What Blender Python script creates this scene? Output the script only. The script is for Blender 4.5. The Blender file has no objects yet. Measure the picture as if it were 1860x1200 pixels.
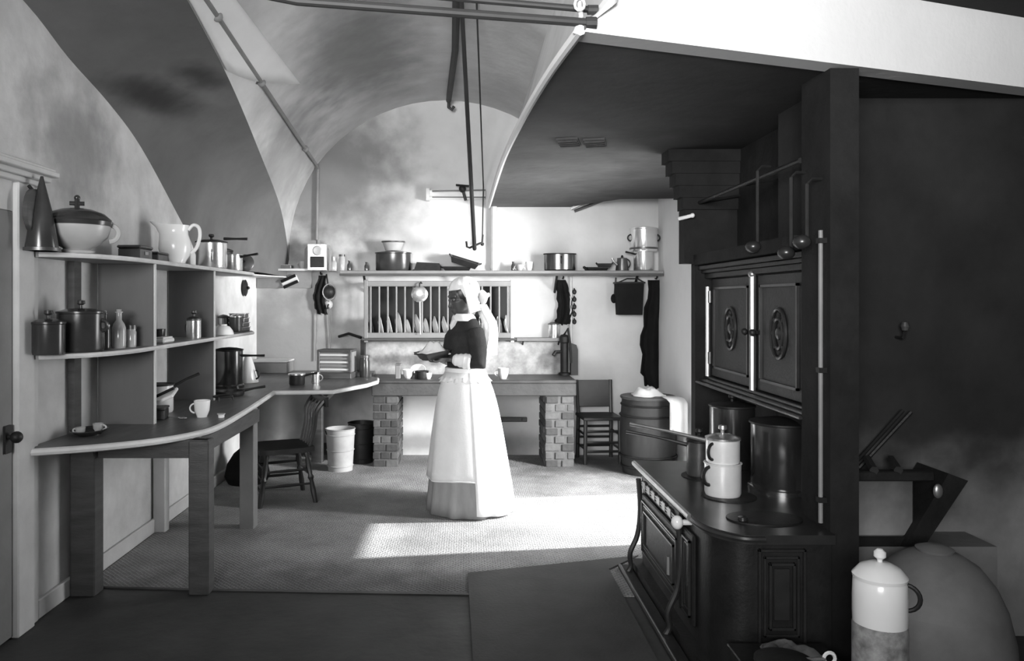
import bpy, bmesh, math, random
from mathutils import Vector, Matrix, Euler
random.seed(7)
S = bpy.context.scene
C = S.collection
PI = math.pi
R = math.radians

# ------------------------------------------------------------------ camera, world, lights, exposure
F = 1400.0; CX = 846.0; CY = 545.0; ZC = 1.48
cam = bpy.data.cameras.new('camera'); camo = bpy.data.objects.new('camera', cam); C.objects.link(camo)
camo.location = (0, 0, ZC); camo.rotation_euler = (R(90), 0, 0)
cam.sensor_width = 36; cam.lens = F / 1860 * 36
cam.shift_x = (930 - CX) / 1860; cam.shift_y = -(600 - CY) / 1860
cam.clip_start = 0.05
S.camera = camo
w = bpy.data.worlds.new('world'); S.world = w; w.use_nodes = True
w.node_tree.nodes['Background'].inputs[0].default_value = (1, 1, 1, 1)
w.node_tree.nodes['Background'].inputs[1].default_value = 0.6
S.view_settings.view_transform = 'Standard'; S.view_settings.look = 'None'
S.view_settings.gamma = 1; S.view_settings.use_curve_mapping = False
S.view_settings.exposure = 0.0

def lamp(name, kind, loc, direction, energy, **kw):
    l = bpy.data.lights.new(name, kind); l.energy = energy
    for k, v in kw.items(): setattr(l, k, v)
    o = bpy.data.objects.new(name, l); C.objects.link(o); o.location = loc
    o.rotation_euler = Vector(direction).to_track_quat('-Z', 'Y').to_euler()
    return o
lamp('sun', 'SUN', (6, 6, 5), (-1, -0.15, -0.75), 13.0, angle=R(1.2))
lamp('doorway_daylight', 'AREA', (2.12, 5.36, 1.2), (-1, 0.12, -0.05), 78, shape='RECTANGLE', size=1.05, size_y=2.0)
lamp('yard_daylight', 'AREA', (3.4, 4.3, 1.75), (-1, 0.42, -0.36), 470, shape='RECTANGLE', size=0.7, size_y=1.0)
lamp('window_daylight', 'AREA', (-0.9, -2.15, 2.1), (0.22, 1, 0.18), 112, shape='RECTANGLE', size=1.9, size_y=1.3, spread=R(75))

# ------------------------------------------------------------------ helpers
def WX(px, Y): return (px - CX) * Y / F
def WZ(py, Y): return ZC - (py - CY) * Y / F
def P(px, py, Y): return Vector((WX(px, Y), Y, WZ(py, Y)))
def YX(px, X): return X * F / (px - CX)          # depth of a column on the plane x = X

class MB:
    def __init__(s): s.bm = bmesh.new(); s.M = Matrix.Identity(4)
    def v(s, co): return s.bm.verts.new(s.M @ Vector(co))
    def face(s, vs):
        try: return s.bm.faces.new(vs)
        except ValueError: return None
    def box(s, x0, x1, y0, y1, z0, z1, bevel=0.0):
        c = [(x0,y0,z0),(x1,y0,z0),(x1,y1,z0),(x0,y1,z0),(x0,y0,z1),(x1,y0,z1),(x1,y1,z1),(x0,y1,z1)]
        vs = [s.v(p) for p in c]
        fs = [s.face([vs[i] for i in q]) for q in ((3,2,1,0),(4,5,6,7),(0,1,5,4),(1,2,6,5),(2,3,7,6),(3,0,4,7))]
        if bevel:
            es = list({e for f in fs for e in f.edges})
            bmesh.ops.bevel(s.bm, geom=es, offset=bevel, segments=1, affect='EDGES', profile=0.5)
        return s
    def cbox(s, c, size, bevel=0.0, rot=None):
        old = s.M
        s.M = old @ Matrix.Translation(Vector(c)) @ (Euler(rot).to_matrix().to_4x4() if rot else Matrix.Identity(4))
        a, b, d = size[0]/2, size[1]/2, size[2]/2
        s.box(-a, a, -b, b, -d, d, bevel); s.M = old
        return s
    def loft(s, rings, closed=True, caps=(True, True)):
        rv = [[s.v(p) for p in r] for r in rings]
        n = len(rv[0])
        for a, b in zip(rv, rv[1:]):
            for i in range(n if closed else n-1):
                j = (i+1) % n
                s.face([a[i], a[j], b[j], b[i]])
        if closed and caps[0]: s.face(list(reversed(rv[0])))
        if closed and caps[1]: s.face(rv[-1])
        return s
    def lathe(s, prof, n=24, c=(0,0,0), sx=1.0, sy=1.0, caps=(True, True)):
        rings = [[(c[0]+max(r,1e-4)*sx*math.cos(2*PI*i/n), c[1]+max(r,1e-4)*sy*math.sin(2*PI*i/n), c[2]+z) for i in range(n)] for r, z in prof]
        return s.loft(rings, True, caps)
    def tube(s, pts, r, n=8, closed=False):
        pts = [Vector(p) for p in pts]
        rs = r if isinstance(r, (list, tuple)) else [r]*len(pts)
        rings = []; up = None
        for i, p in enumerate(pts):
            if closed: d = pts[(i+1) % len(pts)] - pts[i-1]
            else: d = pts[min(i+1, len(pts)-1)] - pts[max(i-1, 0)]
            d = d.normalized() if d.length > 1e-9 else Vector((0,0,1))
            if up is None:
                up = Vector((0,0,1)) if abs(d.z) < 0.9 else Vector((0,1,0))
            a = d.cross(up)
            if a.length < 1e-6: a = d.cross(Vector((1,0,0)))
            a.normalize(); b = a.cross(d).normalized(); up = b
            rings.append([p + a*rs[i]*math.cos(2*PI*k/n) + b*rs[i]*math.sin(2*PI*k/n) for k in range(n)])
        if closed: rings.append(rings[0]); return s.loft(rings, True, (False, False))
        return s.loft(rings)
    def prism(s, poly, z0, z1):
        return s.loft([[(x, y, z0) for x, y in poly], [(x, y, z1) for x, y in poly]])
    def ball(s, c, rx, ry=None, rz=None, n=12, m=8):
        ry = ry or rx; rz = rz or rx
        prof = [(math.sin(PI*i/m), -math.cos(PI*i/m)) for i in range(m+1)]
        rings = [[(c[0]+max(a,1e-3)*rx*math.cos(2*PI*k/n), c[1]+max(a,1e-3)*ry*math.sin(2*PI*k/n), c[2]+b*rz) for k in range(n)] for a, b in prof]
        return s.loft(rings)
    def sheet(s, rows): return s.loft(rows, closed=False)
    def build(s, name, m, parent=None, smooth=35, solid=0.0, weld=True):
        if weld: bmesh.ops.remove_doubles(s.bm, verts=s.bm.verts, dist=1e-5)
        bmesh.ops.recalc_face_normals(s.bm, faces=s.bm.faces)
        me = bpy.data.meshes.new(name); s.bm.to_mesh(me); s.bm.free()
        me.materials.append(m)
        if smooth:
            for p in me.polygons: p.use_smooth = True
            me.set_sharp_from_angle(angle=R(smooth))
        o = bpy.data.objects.new(name, me); C.objects.link(o)
        if parent is not None: o.parent = parent
        if solid:
            md = o.modifiers.new('solidify', 'SOLIDIFY'); md.thickness = solid; md.offset = 0
        return o

def tag(o, label, cat, group=None):
    o['label'] = label; o['category'] = cat
    if group: o['group'] = group
    return o
def thing(name, label, cat, loc=(0,0,0), rz=0, group=None):
    o = bpy.data.objects.new(name, None); o.empty_display_size = 0.05; C.objects.link(o)
    o.location = loc; o.rotation_euler = (0, 0, rz)
    return tag(o, label, cat, group)
def struct(o): o['kind'] = 'structure'; return o
def dup(root, loc=None, rz=None, label=None):
    r = root.copy(); C.objects.link(r)
    if loc is not None: r.location = loc
    if rz is not None: r.rotation_euler = (r.rotation_euler[0], r.rotation_euler[1], rz)
    if label: r['label'] = label
    for ch in list(root.children):
        c = ch.copy(); C.objects.link(c); c.parent = r
        for g in list(ch.children):
            d = g.copy(); C.objects.link(d); d.parent = c
    return r

# ------------------------------------------------------------------ materials (procedural)
def mat(name, g, rough=0.6, metal=0.0, var=0.2, scale=6.0, bump=0.0, bscale=40.0, stretch=(1,1,1), stains_and_shade=(), spec=0.5, detail=5.0, blotch=0.0, grad=None):
    m = bpy.data.materials.new(name); m.use_nodes = True
    nt = m.node_tree; N = nt.nodes; L = nt.links
    b = N['Principled BSDF']; b.inputs['Roughness'].default_value = rough; b.inputs['Metallic'].default_value = metal
    b.inputs['Specular IOR Level'].default_value = spec
    tc = N.new('ShaderNodeTexCoord'); mp = N.new('ShaderNodeMapping'); L.new(tc.outputs['Object'], mp.inputs[0])
    mp.inputs['Scale'].default_value = stretch
    no = N.new('ShaderNodeTexNoise'); no.inputs['Scale'].default_value = scale; no.inputs['Detail'].default_value = detail
    no.inputs['Roughness'].default_value = 0.6
    L.new(mp.outputs[0], no.inputs['Vector'])
    mr = N.new('ShaderNodeMapRange'); L.new(no.outputs[0], mr.inputs[0])
    mr.inputs[1].default_value = 0.25; mr.inputs[2].default_value = 0.75
    mr.inputs[3].default_value = g*(1-var); mr.inputs[4].default_value = min(g*(1+var), 0.95)
    out = mr.outputs[0]
    def mul(sock, val_sock):
        q = N.new('ShaderNodeMath'); q.operation = 'MULTIPLY'; L.new(sock, q.inputs[0]); L.new(val_sock, q.inputs[1]); return q.outputs[0]
    if blotch:
        n2 = N.new('ShaderNodeTexNoise'); n2.inputs['Scale'].default_value = 1.1; n2.inputs['Detail'].default_value = 6
        L.new(tc.outputs['Object'], n2.inputs['Vector'])
        r2 = N.new('ShaderNodeMapRange'); L.new(n2.outputs[0], r2.inputs[0])
        r2.inputs[1].default_value = 0.38; r2.inputs[2].default_value = 0.62; r2.inputs[3].default_value = 1-blotch; r2.inputs[4].default_value = 1.0
        out = mul(out, r2.outputs[0])
    if stains_and_shade or grad:
        n3 = N.new('ShaderNodeTexNoise'); n3.inputs['Scale'].default_value = 5; n3.inputs['Detail'].default_value = 6
        L.new(tc.outputs['Object'], n3.inputs['Vector'])
    for (c, rad, k) in stains_and_shade:               # dirt, damp, soot and painted shade patches with a place of their own
        m2 = N.new('ShaderNodeMapping'); m2.vector_type = 'POINT'
        m2.inputs['Location'].default_value = [-c[i]/rad[i] for i in range(3)]
        m2.inputs['Scale'].default_value = [1/rad[i] for i in range(3)]
        L.new(tc.outputs['Object'], m2.inputs[0])
        ln = N.new('ShaderNodeVectorMath'); ln.operation = 'LENGTH'; L.new(m2.outputs[0], ln.inputs[0])
        ad = N.new('ShaderNodeMath'); ad.operation = 'MULTIPLY_ADD'; L.new(n3.outputs[0], ad.inputs[0]); ad.inputs[1].default_value = 0.9
        L.new(ln.outputs['Value'], ad.inputs[2])
        r3 = N.new('ShaderNodeMapRange'); r3.interpolation_type = 'SMOOTHSTEP'; L.new(ad.outputs[0], r3.inputs[0])
        r3.inputs[1].default_value = 0.75; r3.inputs[2].default_value = 1.75; r3.inputs[3].default_value = 1-k; r3.inputs[4].default_value = 1.0
        out = mul(out, r3.outputs[0])
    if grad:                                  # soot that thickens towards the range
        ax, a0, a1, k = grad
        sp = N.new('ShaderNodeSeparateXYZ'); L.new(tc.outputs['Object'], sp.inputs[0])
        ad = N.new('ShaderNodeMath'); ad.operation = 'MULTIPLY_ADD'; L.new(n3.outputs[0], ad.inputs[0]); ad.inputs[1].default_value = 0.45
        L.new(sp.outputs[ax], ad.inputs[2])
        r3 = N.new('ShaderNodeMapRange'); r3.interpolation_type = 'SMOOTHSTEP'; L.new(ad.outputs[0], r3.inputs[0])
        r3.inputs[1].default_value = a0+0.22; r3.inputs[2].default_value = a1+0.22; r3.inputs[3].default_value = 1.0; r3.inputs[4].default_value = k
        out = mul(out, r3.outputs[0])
    L.new(out, b.inputs['Base Color'])
    if bump:
        n4 = N.new('ShaderNodeTexNoise'); n4.inputs['Scale'].default_value = bscale; n4.inputs['Detail'].default_value = 4
        L.new(mp.outputs[0], n4.inputs['Vector'])
        bp = N.new('ShaderNodeBump'); bp.inputs['Strength'].default_value = bump; bp.inputs['Distance'].default_value = 0.01
        L.new(n4.outputs[0], bp.inputs['Height']); L.new(bp.outputs[0], b.inputs['Normal'])
    return m

def weave_mat(name, g):
    m = mat(name, g, 0.8, var=0.35, scale=2.5, blotch=0.35, stains_and_shade=[((-0.6, 3.85, 0), (1.7, 0.42, 1), 0.5), ((1.0, 6.9, 0), (0.75, 0.5, 1), 0.5)])  # rear right patch is corner shade in the colour; front patch only darkens
    nt = m.node_tree; N = nt.nodes; L = nt.links; b = N['Principled BSDF']
    tc = N.new('ShaderNodeTexCoord'); hs = []
    for ang in (45, -45):
        mp = N.new('ShaderNodeMapping'); mp.inputs['Rotation'].default_value = (0, 0, R(ang)); L.new(tc.outputs['Object'], mp.inputs[0])
        wv = N.new('ShaderNodeTexWave'); wv.inputs['Scale'].default_value = 15; wv.inputs['Distortion'].default_value = 2.5; wv.inputs['Detail'].default_value = 2
        wv.inputs['Detail Scale'].default_value = 3
        L.new(mp.outputs[0], wv.inputs['Vector']); hs.append(wv)
    mx = N.new('ShaderNodeMath'); mx.operation = 'MAXIMUM'; L.new(hs[0].outputs['Fac'], mx.inputs[0]); L.new(hs[1].outputs['Fac'], mx.inputs[1])
    old = b.inputs['Base Color'].links[0].from_socket
    r = N.new('ShaderNodeMapRange'); L.new(mx.outputs[0], r.inputs[0]); r.inputs[1].default_value = 0.3; r.inputs[3].default_value = 0.7; r.inputs[4].default_value = 1.15
    q = N.new('ShaderNodeMath'); q.operation = 'MULTIPLY'; L.new(old, q.inputs[0]); L.new(r.outputs[0], q.inputs[1]); L.new(q.outputs[0], b.inputs['Base Color'])
    bp = N.new('ShaderNodeBump'); bp.inputs['Strength'].default_value = 0.5; bp.inputs['Distance'].default_value = 0.01
    L.new(mx.outputs[0], bp.inputs['Height']); L.new(bp.outputs[0], b.inputs['Normal'])
    return m

PL_BACK = mat('back_wall_limewash', 0.63, 0.9, var=0.08, scale=3, bump=0.25, bscale=14, blotch=0.12,
              stains_and_shade=[((-1.7, 7.37, 0.9), (0.85, 1, 1.2), 0.6), ((0.95, 7.37, 1.0), (0.12, 1, 0.55), 0.35), ((-0.2, 7.37, 0.12), (1.2, 1, 0.12), 0.5),  # lower left patch only darkens that side of the wall
                      ((-1.35, 7.37, 2.7), (0.95, 1, 0.95), 0.65), ((1.25, 7.37, 0.75), (0.3, 1, 0.2), 0.2)])
PL_LEFT = mat('left_wall_plaster', 0.64, 0.9, var=0.16, scale=5, bump=0.3, bscale=18, blotch=0.18,
              stains_and_shade=[((-2, 3.95, 2.25), (1, 0.5, 0.38), 0.5), ((-2, 5.2, 1.5), (1, 0.7, 0.5), 0.2)])
PL_VAULT = mat('vault_plaster', 0.6, 0.9, var=0.12, scale=4, bump=0.3, bscale=14, blotch=0.22,
               stains_and_shade=[((-0.75, 5.6, 3.25), (0.5, 1.2, 0.5), 0.5), ((-1.45, 6.5, 2.5), (0.6, 1.1, 0.7), 0.5)])  # lower left patch paints in shade against the doorway light
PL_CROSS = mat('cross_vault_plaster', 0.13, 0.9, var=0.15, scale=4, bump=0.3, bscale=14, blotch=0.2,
               stains_and_shade=[((-1.77, 4.45, 2.66), (0.32, 0.42, 0.075), 0.8), ((-1.58, 4.56, 2.79), (0.2, 0.3, 0.05), 0.75)])
PL_WHITE = mat('light_band_white', 0.74, 0.85, var=0.04, scale=4, bump=0.1)
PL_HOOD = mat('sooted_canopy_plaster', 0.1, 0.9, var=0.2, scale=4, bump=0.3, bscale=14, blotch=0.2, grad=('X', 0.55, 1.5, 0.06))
PL_SHELL = mat('outer_plaster', 0.4, 0.9, var=0.1)
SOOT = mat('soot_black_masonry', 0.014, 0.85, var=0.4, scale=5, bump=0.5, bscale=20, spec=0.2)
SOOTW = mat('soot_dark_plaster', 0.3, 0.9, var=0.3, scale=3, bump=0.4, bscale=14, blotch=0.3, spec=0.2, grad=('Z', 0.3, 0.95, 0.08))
UPR = mat('brown_board_wood', 0.11, 0.6, var=0.2, scale=4, stretch=(1,1,0.3))
STRAW = weave_mat('woven_straw_matting', 0.32)
FLOOR = mat('dark_stained_floor', 0.055, 0.6, var=0.4, scale=3, bump=0.3, bscale=18, blotch=0.4)
MATD = mat('dark_oilcloth', 0.045, 0.7, var=0.3, scale=4, bump=0.2, bscale=60)
WOOD_D = mat('dark_worn_wood', 0.055, 0.5, var=0.4, scale=5, stretch=(1,1,6), bump=0.15)
WOOD_T = mat('oiled_table_wood', 0.09, 0.38, var=0.4, scale=4, stretch=(8,1,1), bump=0.1)
WOOD_E = mat('pale_wood_lit_edge', 0.62, 0.55, var=0.2, scale=6)  # pale colour stands in for light along table and shelf edges
WOOD_P = mat('grey_painted_wood', 0.2, 0.55, var=0.15, scale=5, bump=0.1)
WOOD_L = mat('pale_wood_lit_end', 0.58, 0.55, var=0.12, scale=5, bump=0.1)
WOOD_W = mat('white_painted_wood', 0.75, 0.5, var=0.08, scale=5)
CHAIRM = mat('black_stained_chair_wood', 0.02, 0.4, var=0.4, scale=8)
IRON = mat('black_cast_iron', 0.016, 0.5, metal=0.2, spec=0.35, var=0.4, scale=10, bump=0.15, bscale=60)
IRONP = mat('polished_black_iron', 0.06, 0.3, metal=0.6, var=0.3, scale=8)
IRONB = mat('bright_iron_and_highlight', 0.4, 0.35, metal=0.8, var=0.3)
RODM = mat('dark_iron_rod', 0.03, 0.6, metal=0.2, var=0.3)
TINB = mat('pale_scoured_tin', 0.88, 0.3, metal=0.3, var=0.08, scale=9)
TIN = mat('bright_tin', 0.8, 0.24, metal=0.9, var=0.15, scale=9, bump=0.05)
TIND = mat('dull_dark_tin', 0.11, 0.36, metal=0.6, var=0.35, scale=9, bump=0.05)
COPPER = mat('dull_boiler_metal', 0.16, 0.2, metal=0.9, var=0.3, scale=6)
CHINA = mat('white_glazed_china', 0.8, 0.2, var=0.04)
CHINAB = mat('cream_glazed_china', 0.42, 0.3, var=0.1)
GLAZED = mat('dark_glazed_stoneware', 0.035, 0.22, var=0.3)
GLASSY = mat('dark_bottle_glass', 0.05, 0.1, var=0.2)
GLASSL = mat('pale_bottle_glass', 0.38, 0.12, var=0.2)
STONE = mat('mottled_splash_stone', 0.38, 0.6, var=0.5, scale=10, bump=0.3, bscale=16, detail=8,
            stains_and_shade=[((-0.55, 7.3, 0.92), (0.5, 1, 0.06), 0.55), ((0.8, 7.3, 0.9), (0.12, 1, 0.1), 0.4)])
SLAB = mat('worn_slate_slab', 0.05, 0.45, var=0.35, scale=7, bump=0.2)
BRICK = mat('dark_old_brick', 0.042, 0.85, var=0.5, scale=6, bump=0.4, bscale=30)
BRICKL = mat('greyed_old_brick', 0.085, 0.85, var=0.45, scale=6, bump=0.4, bscale=30)
MORTAR = mat('grey_mortar', 0.1, 0.9, var=0.3, scale=12)
CLOTHW = mat('white_linen', 0.82, 0.85, var=0.05, scale=10, bump=0.15, bscale=90)
BARREL = mat('black_barrel_wood', 0.022, 0.55, var=0.4, scale=5, stretch=(6,6,1))
BACKB = mat('black_board', 0.02, 0.8, var=0.3)
CLOTHD = mat('black_cloth', 0.008, 0.9, var=0.4, scale=8, spec=0.2)
SHAWL = mat('dark_wool_bodice', 0.025, 0.85, var=0.4, scale=14, bump=0.2, bscale=120, spec=0.25)
SKIRT = mat('grey_cotton_skirt', 0.3, 0.85, var=0.15, scale=20, stretch=(1,1,0.3))
SKIN = mat('dark_brown_skin', 0.06, 0.5, var=0.1)
SKINH = mat('eye_white', 0.16, 0.3, var=0.05)
CEMENT = mat('grey_cement_render', 0.16, 0.85, var=0.25, scale=5, bump=0.3, bscale=16)
JAR_SHADE = mat('mottled_jar_shade', 0.25, 0.4, var=0.7, scale=26)
POST_LIT = mat('lit_post_grey', 0.3, 0.45, metal=0.2, var=0.2)
ASH = mat('grey_ash_cloth', 0.16, 0.9, var=0.5, scale=14)
PAPER = mat('dull_paper', 0.34, 0.8, var=0.2)
PIPEW = mat('whitewashed_pipe', 0.6, 0.6, var=0.15)
PIPEG = mat('grey_pipe', 0.2, 0.6, var=0.2)

# ------------------------------------------------------------------ the room
XL = -2.0; XR = 1.84; YB = 7.37
o = MB().box(-2.4, 4.6, -2.9, 7.7, -0.15, 0); struct(o.build('floor', FLOOR, smooth=0))
o = MB().box(-2.4, 2.2, YB, YB+0.3, 0, 3.7); struct(o.build('wall_back', PL_BACK, smooth=0))
o = MB().box(XL-0.3, XL, -2.9, YB, 0, 3.7); struct(o.build('wall_left', PL_LEFT, smooth=0))
b = MB(); b.box(XR, XR+0.3, 6.05, YB, 0, 3.7); b.box(XR, XR+0.3, 4.66, 6.05, 2.12, 3.7)
b.box(XR, XR+0.3, 4.3, 4.66, 0, 3.7)
wr = struct(b.build('wall_right', PL_WHITE, smooth=0))
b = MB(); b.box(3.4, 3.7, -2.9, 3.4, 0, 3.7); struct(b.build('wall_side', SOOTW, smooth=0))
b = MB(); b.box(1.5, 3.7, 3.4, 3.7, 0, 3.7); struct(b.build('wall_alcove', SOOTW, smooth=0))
b = MB()
for q in ((-2.4, -1.85, 0, 3.7), (0.05, 3.7, 0, 3.7), (-1.85, 0.05, 0, 1.35), (-1.85, 0.05, 2.65, 3.7)): b.box(q[0], q[1], -2.9, -2.5, q[2], q[3])
struct(b.build('wall_front', PL_SHELL, smooth=0))
b = MB(); b.box(-2.5, 4.7, -3, 3.7, 3.7, 3.8); b.box(-2.5, 2.2, 3.7, 7.8, 3.7, 3.8); struct(b.build('roof_slab', PL_SHELL, smooth=0))
# window in the wall behind the camera
b = MB()
for q in ((-1.85, -1.8, 1.35, 2.65), (0, 0.05, 1.35, 2.65), (-1.85, 0.05, 1.35, 1.4), (-1.85, 0.05, 2.6, 2.65), (-0.92, -0.88, 1.35, 2.65)):
    b.box(q[0], q[1], -2.62, -2.55, q[2], q[3])
struct(b.build('window_1', WOOD_W, smooth=0))
# right doorway lining
b = MB(); b.box(XR-0.02, XR+0.32, 6.0, 6.05, 0, 2.12); b.box(XR-0.02, XR+0.32, 4.7, 6.05, 2.08, 2.12)
struct(b.build('trim_1', WOOD_P, smooth=0))

# main barrel vault and the side vault that cuts into it
VX, VZ, VR = -0.2, 1.87, 1.52
A = [(5.80,1.70),(5.62,1.90),(5.34,2.08),(4.75,2.42),(4.33,2.58),(3.88,2.70),(3.5,2.83),(2.8,2.97),(2.0,3.05),(0.8,2.9),(-2.5,2.9)]
B = [(-1.70,7.37,1.70),(-1.69,7.37,1.87),(-1.663,6.93,2.30),(-1.535,5.7,2.60),(-1.41,4.6,2.79),(-1.32,3.66,2.90),(-1.25,2.9,2.96),(-1.15,2.2,3.06),(-1.05,1.4,3.13),(-1.05,0.2,3.13),(-1.05,-2.5,3.13)]
def smooth_pts(pts, n):
    pts = [Vector(p) for p in pts]; out = []
    for i in range(len(pts)-1):
        p0, p1, p2, p3 = pts[max(i-1,0)], pts[i], pts[i+1], pts[min(i+2, len(pts)-1)]
        for k in range(n):
            t = k/n
            out.append(0.5*((2*p1)+(p2-p0)*t+(2*p0-5*p1+4*p2-p3)*t*t+(3*p1-p0-3*p2+p3)*t**3))
    out.append(pts[-1]); return out
A3 = smooth_pts([(XL+0.0, y, z) for y, z in A], 5); B3 = smooth_pts(B, 5)
rows = []
for a, c in zip(A3, B3):
    rows.append([a.lerp(c, t) + Vector((0, 0, 0)) + Vector((-0.05, 0.0, 0.05))*math.sin(PI*t)*0.6 for t in [i/10 for i in range(11)]])
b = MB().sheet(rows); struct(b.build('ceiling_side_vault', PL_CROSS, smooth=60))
b = MB(); b.prism([(XL, 5.8), (XL, YB), (-1.70, YB)], 1.695, 1.705); struct(b.build('trim_2', PL_LEFT, smooth=0))
rows = []
for c in B3:
    th0 = math.atan2(c.z-VZ, c.x-VX); row = []
    for i in range(25):
        t = i/24; th = th0 + (R(35.5)-th0)*t
        r = ((c - Vector((VX, c.y, VZ))).length)*(1-t) + VR*t if t < .25 else VR
        if t < .25: r = (c - Vector((VX, c.y, VZ))).length*(1-t/.25) + VR*(t/.25)
        x, z = VX+r*math.cos(th), VZ+r*math.sin(th)
        row.append((x, c.y, z))
    rows.append(row)
b = MB().sheet(rows); struct(b.build('ceiling', PL_VAULT, smooth=60))
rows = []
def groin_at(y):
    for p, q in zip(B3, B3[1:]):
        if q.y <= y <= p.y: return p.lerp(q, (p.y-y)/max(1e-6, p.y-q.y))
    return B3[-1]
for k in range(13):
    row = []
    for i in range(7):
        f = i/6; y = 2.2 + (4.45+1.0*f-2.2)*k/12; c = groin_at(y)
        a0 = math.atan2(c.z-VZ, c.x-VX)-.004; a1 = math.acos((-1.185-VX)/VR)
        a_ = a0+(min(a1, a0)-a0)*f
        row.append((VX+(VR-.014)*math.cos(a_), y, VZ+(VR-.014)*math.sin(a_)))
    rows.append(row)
struct(MB().sheet(rows).build('trim_light_band', PL_WHITE, smooth=60, solid=.02))  # pale strip stands in for a band of light on the vault
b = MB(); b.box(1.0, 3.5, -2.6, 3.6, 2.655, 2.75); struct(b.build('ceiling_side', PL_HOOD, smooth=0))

# plaster canopy above the range
HZ = 2.37
rim = [(0.23,7.37),(0.245,5.1),(0.285,3.9),(0.335,3.08),(0.39,2.54)]
rims = [(p.x, p.y) for p in smooth_pts([(x, y, 0) for x, y in rim], 5)]
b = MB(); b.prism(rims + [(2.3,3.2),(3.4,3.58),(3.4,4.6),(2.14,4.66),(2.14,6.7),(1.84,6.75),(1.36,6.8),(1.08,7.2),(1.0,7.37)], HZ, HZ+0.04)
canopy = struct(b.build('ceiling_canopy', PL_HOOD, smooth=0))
b = MB(); b.box(0.8, 2.0, 6.6, YB, 2.6, 2.7); struct(b.build('ceiling_recess', PL_HOOD, smooth=0))
b = MB()
fx = [(0.39,2.54),(2.3,3.2),(3.42,3.585)]
n1 = Vector((0.66,-1.91)).normalized()*0.0
front = [(0.39,2.54,HZ-0.005),(3.42,3.585,HZ-0.005),(3.42,3.585,3.5),(1.25,2.837,3.5),(0.83,2.69,2.95)]
b.loft([[Vector(p) for p in front], [Vector(p)+Vector((-0.03,0.09,0)) for p in front]])
struct(b.build('wall_canopy', PL_WHITE, smooth=0))
b = MB()
b.tube([(x-0.012, y, HZ+0.0) for x, y in rims], 0.018, 8)
struct(b.build('trim_3', PL_WHITE))
b = MB()
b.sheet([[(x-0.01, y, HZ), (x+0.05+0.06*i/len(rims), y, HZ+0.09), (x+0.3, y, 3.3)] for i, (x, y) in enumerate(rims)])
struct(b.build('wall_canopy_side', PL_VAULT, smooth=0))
for i, (px, py) in enumerate(((1033, 256), (1081, 257))):
    Y = F*(HZ-ZC)/(CY-py)
    t = thing('soffit_vent', ['dark slatted vent in the canopy soffit, nearer its left rim', 'dark slatted vent in the canopy soffit, nearer the range'][i], 'vent', (WX(px, Y), Y, HZ), R(-14))
    b = MB(); b.box(-0.06, 0.06, -0.1, 0.1, -0.012, 0); b.build('frame', RODM, t)
    for k in range(4):
        b = MB(); b.box(-0.055, 0.055, -0.08+k*0.045, -0.055+k*0.045, -0.02, -0.011); b.build('slat', IRON, t)
# broken laths where canopy meets the back wall
t = thing('broken_lath', 'pale broken lath strips hanging where the canopy meets the back wall', 'lath', P(1055, 372, 7.25))
b = MB(); b.tube([(-0.09,0.05,-0.03),(0.04,0.05,0.03)], 0.012, 6); b.build('strip', WOOD_W, t)
b = MB(); b.tube([(-0.05,0.08,-0.05),(0.3,0.02,0.08)], 0.016, 6); b.build('strip', WOOD_D, t)

# ------------------------------------------------------------------ door and trim on the left
b = MB(); b.box(XL, XL+0.045, 3.37, 3.50, 0, 2.0, 0.006); b.box(XL, XL+0.028, 3.50, 3.56, 0, 2.0, 0.006); b.box(XL, XL+0.02, 2.3, 3.37, 2.0-0.13, 2.0)
struct(b.build('trim_4', WOOD_L, smooth=0))
b = MB()
for k, (d, z0, z1) in enumerate(((0.05, 2.0, 2.025), (0.07, 2.025, 2.05), (0.1, 2.05, 2.075), (0.085, 2.075, 2.09))):
    b.box(XL, XL+d, 2.2, 3.56+d*0.5, z0, z1, 0.004)
struct(b.build('trim_5', WOOD_L, smooth=0))
door = struct(MB().box(XL, XL+0.02, 2.35, 3.37, 0.01, 1.87, 0.004).build('door_1', WOOD_P, smooth=0))
for z0, z1 in ((0.15, 0.85), (0.98, 1.75)):
    MB().box(XL+0.02, XL+0.03, 2.5, 3.24, z0, z1, 0.006).build('door_panel', WOOD_P, door, smooth=0)
b = MB(); b.box(XL+0.02, XL+0.03, 3.30, 3.345, 0.82, 0.94); b.build('lock_plate', IRON, door)
b = MB(); b.ball((XL+0.065, 3.32, 0.89), 0.026); b.tube([(XL+0.02,3.32,0.89),(XL+0.06,3.32,0.89)], 0.01); b.build('door_knob', IRON, door)
struct(MB().box(XL, XL+0.022, 3.57, 7.37, 0, 0.09, 0.005).build('baseboard_left', WOOD_L, smooth=0))
struct(MB().box(XL+0.03, -0.9, YB-0.022, YB, 0, 0.12, 0.005).build('baseboard_back', WOOD_D, smooth=0))

# ------------------------------------------------------------------ floor mat
sm = MB(); sm.prism([(XL+.03,3.97),(-1.4,3.93),(0.2,3.86),(1.3,3.83),(1.36,4.75),(1.82,4.8),(1.82,7.34),(XL+.03,7.34)], 0.001, 0.007)
sm = tag(sm.build('straw_matting', STRAW, smooth=0), 'woven straw matting covering the floor from the tables to the sink', 'matting')
b = MB(); b.tube([(XL+.03,3.97,.005),(-1.4,3.93,.005),(0.2,3.86,.005),(0.75,3.84,.005)], .007, 6); b.build('binding', WOOD_D, sm)
mt = MB(); mt.prism([(0.01,4.14),(0.99,4.42),(0.78,4.2),(0.78,1.6),(0.06,1.6)], 0.0135, 0.018)
tag(mt.build('floor_mat', MATD, smooth=0), 'dark oilcloth mat lying on the floor in front of the range', 'mat')

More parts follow.
